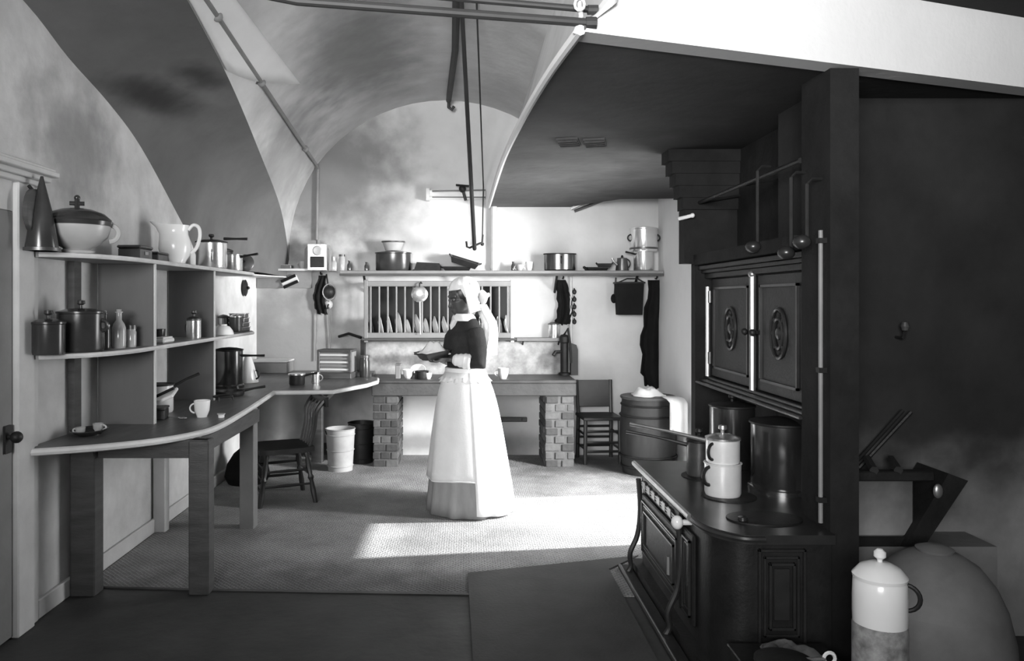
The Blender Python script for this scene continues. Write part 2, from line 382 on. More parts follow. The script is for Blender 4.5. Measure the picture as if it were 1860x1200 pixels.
# ------------------------------------------------------------------ gas pipes, rods and poles under the vault
t = thing('gas_pipe', 'thin grey pipe running down the left side of the vault to the box', 'pipe', (0,0,0))
pts = []
for i in range(13):
    px, py = 375-40+ (575-335)*i/12, -60+360*i/12
    lo, hi = 100.0, 900.0
    for _ in range(40):
        s = (lo+hi)/2; X = (px-CX)/s; Z = ZC+(CY-py)/s
        if math.hypot(X-VX, Z-VZ) > VR-0.02: lo = s
        else: hi = s
    pts.append((X, min(F/s, YB-0.02), Z))
b = MB(); b.tube(pts + [(pts[-1][0], YB-0.02, pts[-1][2]-0.03), (WX(575,YB-.02), YB-0.02, 2.05)], 0.014, 8); b.build('pipe', PIPEG, t)
for i in (3, 7, 11):
    b = MB(); b.ball(pts[i], 0.028); b.build('clip', PIPEG, t)

t = thing('vault_pipe', 'dark iron pipe along the crown of the vault, ending in a hook', 'pipe', (0,0,0))
zc = VZ+VR-0.035
b = MB(); b.tube([(-0.05, 2.0, zc), (-0.04, 4.0, zc), (-0.08, 5.8, zc), (WX(815, 7.2), 7.2, zc-0.01)], 0.026, 8); b.build('pipe', RODM, t)
hp = Vector((WX(815, 7.2), 7.2, zc-0.01))
b = MB(); b.tube([hp, hp+Vector((0,0.02,-0.06)), hp+Vector((0.03,0.02,-0.08)), hp+Vector((0.05,0.02,-0.05))], 0.015, 6); b.build('hook', RODM, t)

t = thing('iron_rod', 'lower of two dark iron rods crossing below the vault to the canopy', 'rod', (0,0,0))
b = MB(); b.tube([(-1.98, 2.2, 2.63), P(540, 2, 2.49), P(1075, 42, 2.55)], 0.0145, 10); b.build('rod', RODM, t)
e = P(1075, 42, 2.55); b = MB(); b.tube([e+Vector((-0.02,0,0)), e+Vector((0.015,0,0))], 0.02, 10); b.build('end_cap', RODM, t)
t = thing('iron_rod', 'upper of two dark iron rods crossing below the vault to the canopy', 'rod', (0,0,0))
b = MB(); b.tube([(-1.98, 2.32, 2.72), P(700, -14, 2.6), P(1078, 18, 2.6)], 0.011, 10); b.build('rod', RODM, t)
e = P(1078, 18, 2.6); b = MB(); b.tube([e+Vector((-0.02,0,0)), e+Vector((0.015,0,0))], 0.016, 10); b.build('end_cap', RODM, t)
t = thing('chain_hook', 'pale hook and link hanging the rods at the canopy corner', 'hook', (0,0,0))
b = MB(); b.tube([P(1053, -40, 2.56), P(1053, 10, 2.56), P(1056, 30, 2.555), P(1048, 52, 2.55), P(1044, 62, 2.55)], 0.008, 6); b.build('hook', PIPEW, t)
b = MB(); b.tube([P(1053, 8, 2.545)+Vector((0.016*math.cos(a), 0, 0.02*math.sin(a))) for a in [2*PI*i/10 for i in range(10)]], 0.005, 6, True); b.build('link', PIPEW, t)

t = thing('hook_pole', 'long black pole hanging from the vault with hooks at its foot', 'pole', (0,0,0))
top, bot = P(836, -40, 4.55), P(862, 452, 7.0)
b = MB(); b.tube([top, bot], [0.013, 0.019], 8); b.build('shaft', RODM, t)
for k in (-1, 1):
    b = MB(); b.tube([bot+Vector((0,0,0.03)), bot+Vector((0.045*k,0,0.03+0.02*k)), bot+Vector((0.07*k,0,0.04+0.02*k)), bot+Vector((0.075*k,0,0.1+0.03*k))], 0.011, 6); b.build('hook', RODM, t)
t = thing('rope', 'thin dark cord hanging from the vault beside the black pole', 'cord', (0,0,0))
b = MB(); b.tube([P(864, -40, 4.6), P(870, 120, 5.6), P(878, 340, 7.25), P(876, 440, 7.28)], 0.006, 6); b.build('cord', RODM, t)
b = MB(); b.ball(P(876, 443, 7.28), 0.018); b.build('toggle', RODM, t)

t = thing('bracket_rail', 'pale wooden rail with an iron tap high on the back wall', 'bracket', (0,0,0))
b = MB(); b.box(WX(777,7.3), WX(882,7.3), 7.3, YB, WZ(361,7.3), WZ(344,7.3), 0.008); b.build('rail', WOOD_W, t)
b = MB(); b.box(WX(777,7.3)-0.02, WX(777,7.3)+0.02, 7.28, YB, WZ(364,7.3), WZ(341,7.3), 0.006); b.build('end_block', WOOD_L, t)
b = MB(); b.tube([P(785,347,7.27), P(882,345,7.27)], 0.008, 6); b.tube([P(785,358,7.27), P(882,358,7.27)], 0.007, 6); b.build('pipe', PIPEG, t)
b = MB(); b.ball(P(840, 343, 7.25), 0.035); b.tube([P(828,336,7.24), P(852,338,7.24)], 0.011, 6); b.tube([P(840,343,7.25), P(846,364,7.25)], 0.014, 6); b.build('tap', IRON, t)
t = thing('upright_pipe', 'pale painted pipe standing up the back wall below the canopy corner', 'pipe', (0,0,0))
b = MB(); b.tube([(WX(897,7.33), 7.335, 1.75), (WX(897,7.33), 7.335, HZ)], 0.03, 10); b.build('pipe', PIPEW, t)
b = MB(); b.tube([(WX(897,7.33), 7.335, 1.78), (WX(897,7.33), 7.335, 1.82)], 0.037, 10); b.build('collar', PIPEW, t)

# ------------------------------------------------------------------ L-shaped work table on the left
TZ = 0.81
def curve2(pts, n=4): return [(p.x, p.y) for p in smooth_pts([(x, y, 0) for x, y in pts], n)]
t = thing('work_table', 'long dark L-shaped work table with a pale rounded edge along the left wall', 'table', (0,0,0))
edge = curve2([(-1.99,3.47),(-1.74,3.58),(-1.52,3.74),(-1.395,3.93),(-1.345,4.15),(-1.36,4.7),(-1.40,5.3),(-1.43,5.72)])
edge2 = [(-1.0,5.76),(-0.8,6.2),(-0.745,6.45),(-0.77,6.7),(-0.86,6.78),(-0.86,7.36)]
b = MB(); b.prism(edge + edge2 + [(-1.99,7.36)], TZ-0.032, TZ); b.build('tabletop', WOOD_T, t, smooth=0)
b = MB(); b.tube([(x+0.004, y-0.003, TZ-0.017) for x, y in edge], 0.017, 8); b.build('edge_band', WOOD_E, t)
b = MB(); b.tube([(x+0.003, y-0.003, TZ-0.017) for x, y in [edge[-1]]+edge2[:-1]], 0.016, 8); b.build('edge_band', WOOD_E, t)
def leg(x0, x1, y0, y1, z1, m=WOOD_D):
    b = MB(); b.box(x0, x1, y0, y1, 0, z1, 0.006); return b.build('leg', m, t, smooth=0)
leg(-1.975, -1.85, 3.84, 3.94, 0.78); leg(-1.39, -1.288, 3.86, 3.95, 0.778)
leg(-1.46, -1.365, 4.97, 5.06, 0.778, WOOD_P); leg(-1.99, -1.91, 4.9, 4.97, 0.778, WOOD_L); leg(-1.4, -1.3, 6.98, 7.06, 0.778)
b = MB(); b.box(-1.99, -1.3, 3.88, 3.91, 0.685, 0.778); b.build('apron', WOOD_D, t, smooth=0)
b = MB(); b.box(-1.36, -1.33, 3.95, 4.97, 0.70, 0.778); b.build('apron', WOOD_D, t, smooth=0)
b = MB(); b.tube([P(562, 757, 6.98), P(607, 711, 5.95)], 0.02, 4); b.build('brace', WOOD_E, t, smooth=0)

# shelf unit standing on the table
t = thing('shelf_unit', 'two long grey shelves on upright boards standing on the left table', 'shelf', (0,0,0))
def shelf_poly(xf):
    return curve2([(-1.99,3.50),(-1.88,3.53),(-1.76,3.66),(xf-0.01,3.9),(xf,4.15)]) + [(xf,6.1),(xf-0.06,6.28),(-1.99,6.34)]
XF = -1.685
for nm, z, mm in (('top_shelf', 1.70, WOOD_P), ('middle_shelf', 1.233, WOOD_P)):
    b = MB(); b.prism(shelf_poly(XF), z-0.024, z); b.build('shelf', mm, t, smooth=0)
    b = MB(); b.tube([(x+0.002, y, z-0.012) for x, y in shelf_poly(XF)[2:-1]], 0.012, 6); b.build('edge_band', WOOD_E, t)
for y in (4.17, 5.16):
    for z0, z1 in ((TZ, 1.209), (1.233, 1.676)):
        b = MB(); b.box(-1.99, XF-0.004, y, y+0.022, z0, z1); b.build('upright', UPR, t, smooth=0)
        b = MB(); b.box(XF-0.006, XF+0.002, y, y+0.024, z0, z1); b.build('lit_edge_strip', WOOD_L, t, smooth=0)  # pale strip paints the light on the upright's front end
b = MB(); b.box(-1.995, -1.96, 3.86, 3.93, TZ, 1.676); b.build('batten', WOOD_D, t, smooth=0)

# ------------------------------------------------------------------ vessels: generic builders (local coordinates, base at z = 0)
def lathe_part(name, prof, m, parent, n=24, c=(0,0,0), sx=1, sy=1):
    b = MB(); b.lathe(prof, n, c, sx, sy); return b.build(name, m, parent)
def open_prof(r, h, th=0.006, flare=0.0, rim=0.004):
    return [(0.0,0.0),(r*0.94,0.0),(r,0.012),(r+flare,h-0.006),(r+flare+rim,h-0.003),(r+flare+rim,h),(r+flare-th,h),(r-th,0.014),(0.0,0.01)]
def handle_arc(parent, x0, z0, z1, out, r=0.008, m=None, ang=0.0, name='handle'):
    b = MB(); ca, sa = math.cos(ang), math.sin(ang); pts = []
    for i in range(11):
        a = -PI/2 + PI*i/10
        d = x0 + out*math.cos(a); z = (z0+z1)/2 + (z1-z0)/2*math.sin(a)
        pts.append((d*ca, d*sa, z))
    b.tube(pts, r, 8); return b.build(name, m, parent)
def long_handle(parent, r, z, ln, ang, m, rise=0.03, rad=0.009):
    b = MB(); ca, sa = math.cos(ang), math.sin(ang)
    b.tube([(r*0.95*ca, r*0.95*sa, z), ((r+ln*0.5)*ca, (r+ln*0.5)*sa, z+rise*0.6), ((r+ln)*ca, (r+ln)*sa, z+rise)], [rad*1.2, rad*0.8, rad*1.1], 8)
    return b.build('handle', m, parent)
def saucepan(name, label, cat, loc, r, h, m, ang=0.0, ln=0.0, lid=None, hm=None, group=None, rise=0.02, knob=True):
    t = thing(name, label, cat, loc, 0, group)
    if lid is None: lathe_part('body', open_prof(r, h), m, t)
    else:
        lathe_part('body', [(0,0),(r*.95,0),(r,0.012),(r,h-.004),(r+.004,h),(0,h)], m, t)
        lathe_part('lid', [(0,h),(r*1.05,h),(r*1.05,h+.008),(r*.6,h+.02),(.0,h+.026)], lid, t)
        if knob: lathe_part('knob', [(0,h+.02),(.008,h+.024),(.008,h+.038),(.02,h+.046),(.018,h+.06),(0,h+.064)], lid, t, 12)
    if ln: long_handle(t, r, h*0.86, ln, ang, hm or m, rise)
    return t
def bottle(name, label, loc, r, h, m, neck=0.35, stop=None, cat='bottle'):
    t = thing(name, label, cat, loc)
    nr = r*neck
    lathe_part('body', [(0,0),(r*.95,0),(r,.01),(r,h*.55),(r*.8,h*.66),(nr,h*.76),(nr,h*.95),(nr*1.35,h*.96),(nr*1.35,h*.99),(0,h*.99)], m, t, 16)
    if stop: lathe_part('stopper', [(0,h*.985),(nr*.8,h*.985),(nr*.9,h*1.05),(0,h*1.06)], stop, t, 10)
    return t
def cup(name, label, loc, r, h, m, ang=PI, cat='cup', group=None):
    t = thing(name, label, cat, loc, 0, group)
    lathe_part('body', [(0,0),(r*.6,0),(r*.62,.006),(r*.9,h*.4),(r,h),(r-.005,h),(r*.84,h*.4),(r*.5,.012),(0,.012)], m, t, 20)
    handle_arc(t, r*.9, h*.25, h*.8, r*.6, .005, m, ang)
    return t
def jar(name, label, loc, r, h, m, lidm=None, cat='jar'):
    t = thing(name, label, cat, loc)
    lathe_part('body', [(0,0),(r*.95,0),(r,.008),(r,h*.82),(r*.88,h*.9),(r*.88,h),(0,h)], m, t, 18)
    if lidm: lathe_part('lid', [(0,h),(r*.97,h),(r*.97,h+.02),(0,h+.022)], lidm, t, 18)
    return t
def onshelf(px, X, z): Y = YX(px, X); return (X, Y, z)

# ------------------------------------------------------------------ top shelf on the left
Z1 = 1.70
t = thing('tureen', 'big cream lidded tureen with a dark cross-shaped finial, on the top left shelf', 'tureen', onshelf(140, -1.84, Z1), R(20))
lathe_part('bowl', [(0,0),(.075,0),(.08,.012),(.055,.022),(.09,.04),(.135,.08),(.148,.125),(.15,.15),(.143,.15),(0,.14)], CHINAB, t, 28)
lathe_part('rim_band', [(.142,.128),(.154,.132),(.158,.15),(.15,.158),(.14,.156)], GLAZED, t, 28)
lathe_part('lid', [(.152,.154),(.15,.162),(.12,.19),(.07,.208),(.02,.216),(0,.218)], GLAZED, t, 28)
b = MB(); b.tube([(0,0,.21),(0,0,.262)], .012, 8); b.tube([(-.032,0,.238),(.032,0,.238)], .010, 8); b.ball((0,0,.264), .014); b.build('finial', GLAZED, t)
for s in (-1, 1): handle_arc(t, .14, .06, .14, .04, .012, GLAZED if s < 0 else CHINAB, 0 if s > 0 else PI)
t = thing('funnel', 'tall dark pointed tin cone standing at the door end of the top shelf', 'funnel', onshelf(76, -1.90, Z1))
lathe_part('cone', [(0,0),(.068,0),(.07,.01),(.045,.17),(.014,.3),(.006,.335),(0,.336)], GLAZED, t, 20)
lathe_part('foot_ring', [(.066,0),(.078,0),(.078,.014),(.066,.016)], TIND, t, 20)
t = thing('wooden_bat', 'dark oval wooden bat hanging from the door head', 'bat', (XL+0.075, 3.43, 1.96))
b = MB(); b.loft([[(0.0+x, .07*math.cos(a)*k, -.085+.1*math.sin(a)*k) for a in [2*PI*i/20 for i in range(20)]] for x, k in ((-.012,.9),(-.008,1),(.012,1),(.016,.9))]); b.build('blade', WOOD_D, t)
b = MB(); b.tube([(-.02,0,.03),(.005,0,.0)], .008, 6); b.build('peg', IRON, t)
t = thing('tin_box', 'low dark tin box beside the tureen on the top shelf', 'box', onshelf(246, -1.84, Z1))
b = MB(); b.box(-.06, .06, -.085, .085, 0, .065, .005); b.build('body', TIND, t, smooth=0)
b = MB(); b.box(-.065, .065, -.09, .09, .065, .082, .006); b.build('lid', TIND, t, smooth=0)
b = MB(); b.box(.0605, .066, -.02, .02, .03, .05, .002); b.build('label_plate', PAPER, t, smooth=0)
t = thing('tin_box', 'small dark tin box tucked behind the white jug', 'box', onshelf(284, -1.86, Z1))
b = MB(); b.box(-.04, .04, -.075, .075, 0, .055, .005); b.build('body', TIND, t, smooth=0)
b = MB(); b.box(-.044, .044, -.079, .079, .055, .068, .005); b.build('lid', TIND, t, smooth=0)
# white jug: rings with a pulled spout
t = thing('jug', 'large white china jug with a looped handle on the top left shelf', 'jug', onshelf(318, -1.82, Z1), R(10))
prof = [(.06,0),(.066,.008),(.062,.02),(.088,.06),(.098,.10),(.094,.15),(.08,.19),(.078,.22),(.088,.248)]
rings = []; inner = []
for k, (r, z) in enumerate(prof):
    sp = max(0, (z-.17)/.08)
    ring = []; n = 28
    for i in range(n):
        a = 2*PI*i/n; c = math.cos(a)
        f = 1 + sp*.75*max(0, -c)**6
        ring.append((r*f*c, r*f**.3*math.sin(a), z + sp*.022*max(0, -c)**3))
    rings.append(ring)
inner = [[(x*.94, y*.94, z) for x, y, z in rg] for rg in reversed(rings[1:])]
b = MB(); b.loft([rings[0]] + rings[1:] + inner); b.build('body', CHINA, t, smooth=60)
b = MB(); b.tube(smooth_pts([(.078,0,.22),(.11,0,.252),(.142,0,.235),(.148,0,.18),(.128,0,.11),(.095,0,.075)], 5), .011, 8); b.build('handle', CHINA, t)
t = saucepan('stewpan', 'bright tin stewpan with a dark lid and knob on the top left shelf', 'pan', onshelf(384, -1.80, Z1), .105, .185, TIN, R(18), 0, IRON)
long_handle(t, .09, .215, .16, R(5), IRON, 0.0)
handle_arc(t, .1, .05, .13, .035, .007, TIN, R(-70))
t = saucepan('saucepan', 'smaller tin saucepan at the far end of the top left shelf', 'pan', (-1.77, 5.86, Z1), .072, .125, TIN, R(-20), .15, None, IRON)
t = thing('pan_cover', 'round tin lid leaning against pans at the end of the top left shelf', 'lid', (-1.76, 6.13, Z1), 0)
b = MB(); b.M = Matrix.Translation((0,0,.075)) @ Euler((R(72),0,R(8))).to_matrix().to_4x4()
b.lathe([(0,.02),(.03,.018),(.068,.006),(.075,0),(.075,-.006),(.068,-.002),(0,.012)], 24); b.build('plate', TIND, t)
b = MB(); b.M = Matrix.Translation((0,0,.075)) @ Euler((R(72),0,R(8))).to_matrix().to_4x4()
b.lathe([(0,.018),(.006,.02),(.012,.035),(0,.038)], 10); b.build('knob', IRON, t)
saucepan('lidded_pan', 'low black lidded pan pushed back beside the stewpan on the top left shelf', 'pan', (-1.885, 6.0, Z1), .07, .16, IRON, R(90), 0, IRON)

# middle shelf on the left
Z2 = 1.233
t = saucepan('crock', 'big black crock on the near end of the middle left shelf', 'crock', onshelf(147, -1.86, Z2), .105, .185, GLAZED, 0, 0, GLAZED)
for s in (0, PI): handle_arc(t, .1, .1, .15, .03, .01, GLAZED, s)
t = saucepan('crock', 'smaller black crock against the wall at the door end of the middle shelf', 'crock', onshelf(88, -1.905, Z2), .07, .14, GLAZED, 0, 0, GLAZED)
bottle('bottle', 'slim dark bottle next to the big black crock', onshelf(190, -1.80, Z2), .026, .185, GLASSY, .4, PAPER)
bottle('bottle', 'tall pale-glinting bottle in the middle of the middle left shelf', onshelf(216, -1.79, Z2), .034, .19, GLASSL, .42, PAPER)
jar('jar', 'short glass jar right of the bottles on the middle left shelf', onshelf(238, -1.77, Z2), .027, .095, GLASSL, TIND)
cup('cup', 'small dark cup just behind the first shelf upright', onshelf(288, -1.83, Z2), .04, .075, GLAZED)
t = thing('butter_dish', 'flat white dish on the middle shelf behind the first upright', 'dish', onshelf(297, -1.75, Z2))
b = MB(); b.box(-.035, .035, -.08, .08, 0, .028, .008); b.build('base', CHINA, t, smooth=0)
b = MB(); b.box(-.028, .028, -.07, .07, .028, .036, .003); b.build('cover', CHINA, t, smooth=0)
t = saucepan('canister', 'ribbed tin canister with a lid in the middle bay of the shelves', 'canister', onshelf(352, -1.745, Z2), .045, .12, TIN, 0, 0, TIND)
handle_arc(t, .043, .04, .1, .025, .005, TIND, R(160))
saucepan('canister', 'left of two tins behind the upturned white bowl', 'canister', onshelf(406, -1.9, Z2), .043, .11, TIN, 0, 0, TIND, knob=False)
saucepan('canister', 'right of two tins behind the upturned white bowl', 'canister', onshelf(428, -1.80, Z2), .048, .115, TIND, 0, 0, TIN, knob=False)
t = thing('bowl', 'white china bowl turned upside down on the middle left shelf', 'bowl', onshelf(404, -1.745, Z2))
lathe_part('body', [(.078,0),(.08,.004),(.072,.03),(.05,.058),(.03,.066),(0,.066),(0,.06),(.045,.052),(.066,.028),(.073,.002)], CHINA, t, 24)
lathe_part('foot_ring', [(.026,.064),(.032,.064),(.032,.074),(.026,.074)], CHINA, t, 20)
zz = Z2
lbl = ['lowest', 'second', 'third', 'topmost']
for i in range(4):
    t = thing('baking_tin', lbl[i]+' of four dull tins stacked at the end of the middle shelf', 'tin', (-1.80, 6.12, zz), R(4*i-6), 'stacked tins on the middle shelf')
    b = MB(); b.box(-.06, .06, -.08, .08, 0, .034, .006); b.build('tray', TIND, t, smooth=0)
    b = MB(); b.box(-.064, .064, -.084, .084, .030, .0355, .001); b.build('rim', TIN, t, smooth=0)
    zz += .036
t = thing('round_pan', 'small round black lid hanging on the left wall beyond the shelves', 'lid', (XL+0.022, 6.92, 1.59))
b = MB(); b.M = Euler((0, R(90), 0)).to_matrix().to_4x4(); b.lathe([(0,-.01),(.07,-.012),(.075,0),(.06,.008),(0,.016)], 20); b.build('plate', IRON, t)
b = MB(); b.ball((.026,0,0), .014); b.build('knob', IRON, t)

# things on the table
def ontable(px, py): Y = F*(ZC-TZ)/(py-CY); return (WX(px, Y), Y, TZ)
t = thing('dish', 'dark oval dish on the near end of the table', 'dish', (-1.88, 3.85, TZ))
lathe_part('plate', [(0,0),(.06,0),(.1,.022),(.104,.025),(.1,.028),(.06,.007),(0,.006)], GLAZED, t, 24, (0,0,0), 0.8, 1.1)
lathe_part('foot_ring', [(.05,-.0),(.055,-.0),(.055,.003),(.05,.003)], GLAZED, t, 20)
cup('cup', 'left of two small white cups on the dark oval dish', (-1.90, 3.80, TZ+.009), .024, .035, CHINAB)
cup('cup', 'right of two small white cups on the dark oval dish', (-1.85, 3.88, TZ+.009), .026, .042, CHINAB, 0)
t = saucepan('milk_pan', 'white enamel pan with a dark handle behind the first shelf upright', 'pan', (-1.84, 4.62, TZ), .083, .165, CHINA, R(45), .17, None, IRON, rise=.07)
lathe_part('rim_band', [(.082,.16),(.09,.162),(.09,.17),(.082,.17)], IRON, t)
bottle('bottle', 'small black bottle beside the white enamel pan', (-1.90, 4.45, TZ), .03, .21, GLASSY, .5)
t = thing('box', 'low dark wooden box under the leaning white board', 'box', (-1.765, 4.36, TZ), R(10))
b = MB(); b.box(-.07, .07, -.06, .06, 0, .055, .005); b.build('body', WOOD_D, t, smooth=0)
b = MB(); b.box(-.074, .074, -.064, .064, .055, .068, .004); b.build('lid', WOOD_D, t, smooth=0)
t = thing('chopping_board', 'white board with a dark handle leaning across a box on the table', 'board', (-1.72, 4.34, TZ+.115))
b = MB(); b.cbox((0,0,0), (.19,.12,.018), .005, (R(16), R(-24), 0)); b.build('board', CHINA, t, smooth=0)
b = MB(); b.tube([(-.1,-.06,-.03),(.0,-.066,.02),(.1,-.06,.068)], .009, 6); b.build('handle', IRON, t)
cup('mug', 'white mug with a dark handle near the pale table edge', ontable(367, 757), .046, .096, CHINA, PI, 'mug')
t = saucepan('coffee_pot', 'tall dark pot with a long handle under the last shelf bay', 'pot', (-1.82, 5.92, TZ), .105, .285, COPPER, R(0), .17, IRON, IRON, rise=0.0, knob=False)
lathe_part('base_ring', [(.1,0),(.115,0),(.117,.02),(.107,.03)], COPPER, t)
t = thing('pepper_pot', 'white cone-shaped pot standing behind the tall dark pot', 'pot', (-1.78, 6.3, TZ))
lathe_part('body', [(0,0),(.085,0),(.085,.01),(.05,.14),(.03,.2),(.02,.215),(0,.22)], CHINA, t, 20)
handle_arc(t, .075, .03, .1, .03, .007, IRON, R(-20))
t = saucepan('frying_pan', 'black frying pan lying on the table by the tall pot', 'pan', (-1.66, 5.42, TZ), .1, .035, IRON, R(30), .15, None, IRON)
t = thing('trivet', 'small iron trivet on the table in front of the tall pot', 'trivet', (-1.62, 5.14, TZ))
b = MB(); b.tube([(.06*math.cos(a), .06*math.sin(a), .03) for a in [2*PI*i/20 for i in range(20)]], .006, 6, True); b.build('ring', IRON, t)
for k in range(3):
    a = 2*PI*k/3+.4; b = MB(); b.tube([(.06*math.cos(a), .06*math.sin(a), .03), (.066*math.cos(a), .066*math.sin(a), 0)], .006, 6); b.build('leg', IRON, t)
t = thing('salt_cellar', 'tiny pale pot on the table near its edge', 'pot', ontable(402, 758)); lathe_part('body', open_prof(.018, .022), CHINA, t, 12); lathe_part('rim_band', [(.02,.018),(.024,.019),(.024,.023),(.02,.023)], CHINAB, t, 12)
t = thing('spoon', 'long spoon lying on the table beside the white mug', 'spoon', (-1.6, 4.35, TZ+.006), R(70))
b = MB(); b.ball((0,0,0), .02, .03, .006); b.build('bowl', TIN, t)
b = MB(); b.tube([(0,.025,.001),(0,.16,.004)], .004, 6); b.build('handle', TIN, t)
t = thing('corner_box', 'low pale painted box standing in the corner on the table', 'box', (-1.8, 7.2, TZ))
b = MB(); b.box(-.16, .16, -.14, .14, 0, .1, .005); b.build('body', WOOD_P, t, smooth=0)
b = MB(); b.box(-.168, .168, -.148, .148, .1, .116, .004); b.build('lid', WOOD_L, t, smooth=0)
t = saucepan('small_pan', 'small dark pan with a bright rim on the table behind the chair', 'pan', (-1.34, 6.12, TZ), .062, .085, IRON, R(0), .1, None, IRON)
lathe_part('rim_band', [(.061,.078),(.07,.079),(.07,.088),(.061,.088)], TIN, t)
t = thing('tin_mug', 'tin mug beside the small dark pan on the table', 'mug', (-1.21, 6.2, TZ)); lathe_part('body', open_prof(.035, .09), TIN, t); handle_arc(t, .033, .02, .07, .025, .005, TIN, 0)
# slatted box
t = thing('slatted_box', 'dark framed box with horizontal slats on the table by the sink', 'box', (-1.12, 6.68, TZ), R(-6))
b = MB(); b.box(-.155, .155, -.11, .12, 0, .05, .004); b.build('base', WOOD_D, t, smooth=0)
b = MB(); b.box(-.145, .145, -.06, .12, .05, .225, .004); b.build('body', WOOD_P, t, smooth=0)
for x in (-.138, .138): b = MB(); b.box(x-.012, x+.012, -.085, -.06, .05, .235, .003); b.build('stile', WOOD_D, t, smooth=0)
b = MB(); b.box(-.15, .15, -.085, .12, .225, .245, .004); b.build('top_rail', WOOD_D, t, smooth=0)
for k in range(5): b = MB(); b.box(-.126, .126, -.078, -.058, .068+.031*k, .084+.031*k, .002); b.build('slat', WOOD_P if k % 2 else WOOD_L, t, smooth=0)
jar('jar', 'dark jar against the right side of the slatted box', (-.88, 6.72, TZ), .045, .17, GLAZED, TIND)

# things on the floor under the table
t = thing('sack', 'dark slumped sack on the floor under the table', 'sack', (-1.77, 6.25, 0))
lathe_part('bag', [(0,0),(.15,0),(.18,.06),(.16,.16),(.11,.24),(.05,.29),(.03,.31)], CLOTHD, t, 20)
lathe_part('neck', [(.03,.30),(.06,.36),(.05,.4),(.02,.41),(0,.4)], CLOTHD, t, 14)
t = thing('air_vent', 'small black square vent low on the back wall under the table', 'vent', (WX(402, 7.35), 7.365, WZ(840, 7.35)))
t.location.x = -1.86
b = MB(); b.box(-.06, .06, -.015, 0, -.13, .13, .003); b.build('frame', IRON, t, smooth=0)
for k in range(4): b = MB(); b.box(-.045, .045, -.024, -.014, -.1+.055*k, -.07+.055*k); b.build('slat', IRON, t, smooth=0)

# ------------------------------------------------------------------ chairs
def turned(p0, p1, r, n=8):
    p0, p1 = Vector(p0), Vector(p1); ks = [(0,.75),(.06,1),(.12,.7),(.3,1.15),(.45,.8),(.5,1.2),(.56,.75),(.75,1.05),(1,.8)]
    b = MB(); b.tube([p0.lerp(p1, k) for k, _ in ks], [r*q for _, q in ks], n); return b
def windsor(label, loc, rz):
    t = thing('wooden_chair', label, 'chair', loc, rz)
    sw, sd, sh = .2, .2, .41
    b = MB(); b.prism([(-sw*.85,-sd),(sw*.85,-sd),(sw,-sd*.6),(sw*1.03,sd*.5),(sw*.9,sd),(-sw*.9,sd),(-sw*1.03,sd*.5),(-sw,-sd*.6)], sh-.035, sh); b.build('seat', CHAIRM, t, smooth=0)
    F4 = {}
    for sx in (-1, 1):
        for sy in (-1, 1):
            a, c = (sx*.15, sy*.14, sh-.03), (sx*.2, sy*.2, 0); F4[sx, sy] = (Vector(a), Vector(c))
            turned(a, c, .02).build('leg', CHAIRM, t)
    def st(k1, k2, f):
        p = F4[k1][0].lerp(F4[k1][1], f); q = F4[k2][0].lerp(F4[k2][1], f)
        b = MB(); b.tube([p, p.lerp(q,.5), q], [.008,.012,.008], 6); b.build('stretcher', CHAIRM, t)
    for f in (.35, .62): st((-1,-1),(-1,1),f); st((1,-1),(1,1),f)
    for f in (.3, .5, .72): st((-1,1),(1,1),f)
    st((-1,-1),(1,-1),.45)
    zs = .74
    for k in range(5):
        x = -.15+.075*k
        b = MB(); b.tube(smooth_pts([(x*.9,-.17,sh-.01),(x*1.0,-.205,.55),(x*1.1,-.215,.66),(x*1.2,-.27,zs)], 3), .015 if k in (0,4) else .009, 6)
        b.build('back_post' if k in (0, 4) else 'spindle', CHAIRM, t)
    b = MB(); rows = [Vector((x*1.2, -.275-.25*(x*x-.03), zs)) for x in [-.19+.038*i for i in range(11)]]
    b.loft([[p+Vector((0,.010,-.04)), p+Vector((0,.012,.03)), p+Vector((0,-.012,.03)), p+Vector((0,-.010,-.04))] for p in rows]); b.build('crest_rail', CHAIRM, t)
    return t
# front of the local chair is +y
windsor('black spindle-back wooden chair pushed up to the left table', (-1.36, 5.72, 0), R(115))
def kitchen_chair(label, loc, rz):
    t = thing('wooden_chair', label, 'chair', loc, rz); sh = .43
    b = MB(); b.box(-.18, .18, -.17, .18, sh-.03, sh, .006); b.build('seat', CHAIRM, t, smooth=0)
    for sx in (-1, 1):
        b = MB(); b.tube([(sx*.155,.15,sh-.03),(sx*.16,.155,0)], .018, 8); b.build('leg', CHAIRM, t)
        b = MB(); b.tube([(sx*.155,-.15,sh),(sx*.16,-.17,0)], .018, 8); b.build('leg', CHAIRM, t)
        b = MB(); b.tube([(sx*.155,-.15,sh-.01),(sx*.162,-.2,.73)], .017, 8); b.build('back_post', CHAIRM, t)
        for z in (.14, .27): b = MB(); b.tube([(sx*.158,.15,z),(sx*.158,-.16,z)], .01, 6); b.build('stretcher', CHAIRM, t)
    for z in (.12, .2, .3):
        for y in (.152, -.162): b = MB(); b.tube([(-.157,y,z),(.157,y,z)], .012, 6); b.build('stretcher', CHAIRM, t)
    b = MB(); b.M = Matrix.Translation((0,-.178,.6)) @ Euler((R(10),0,0)).to_matrix().to_4x4(); b.box(-.15, .15, -.008, .008, -.12, .13, .004); b.build('back_panel_or_lit_skirt', CHAIRM, t, smooth=0)
    return t
kitchen_chair('black panel-backed wooden chair between the sink and the barrel', (1.22, 7.08, 0), R(-176))

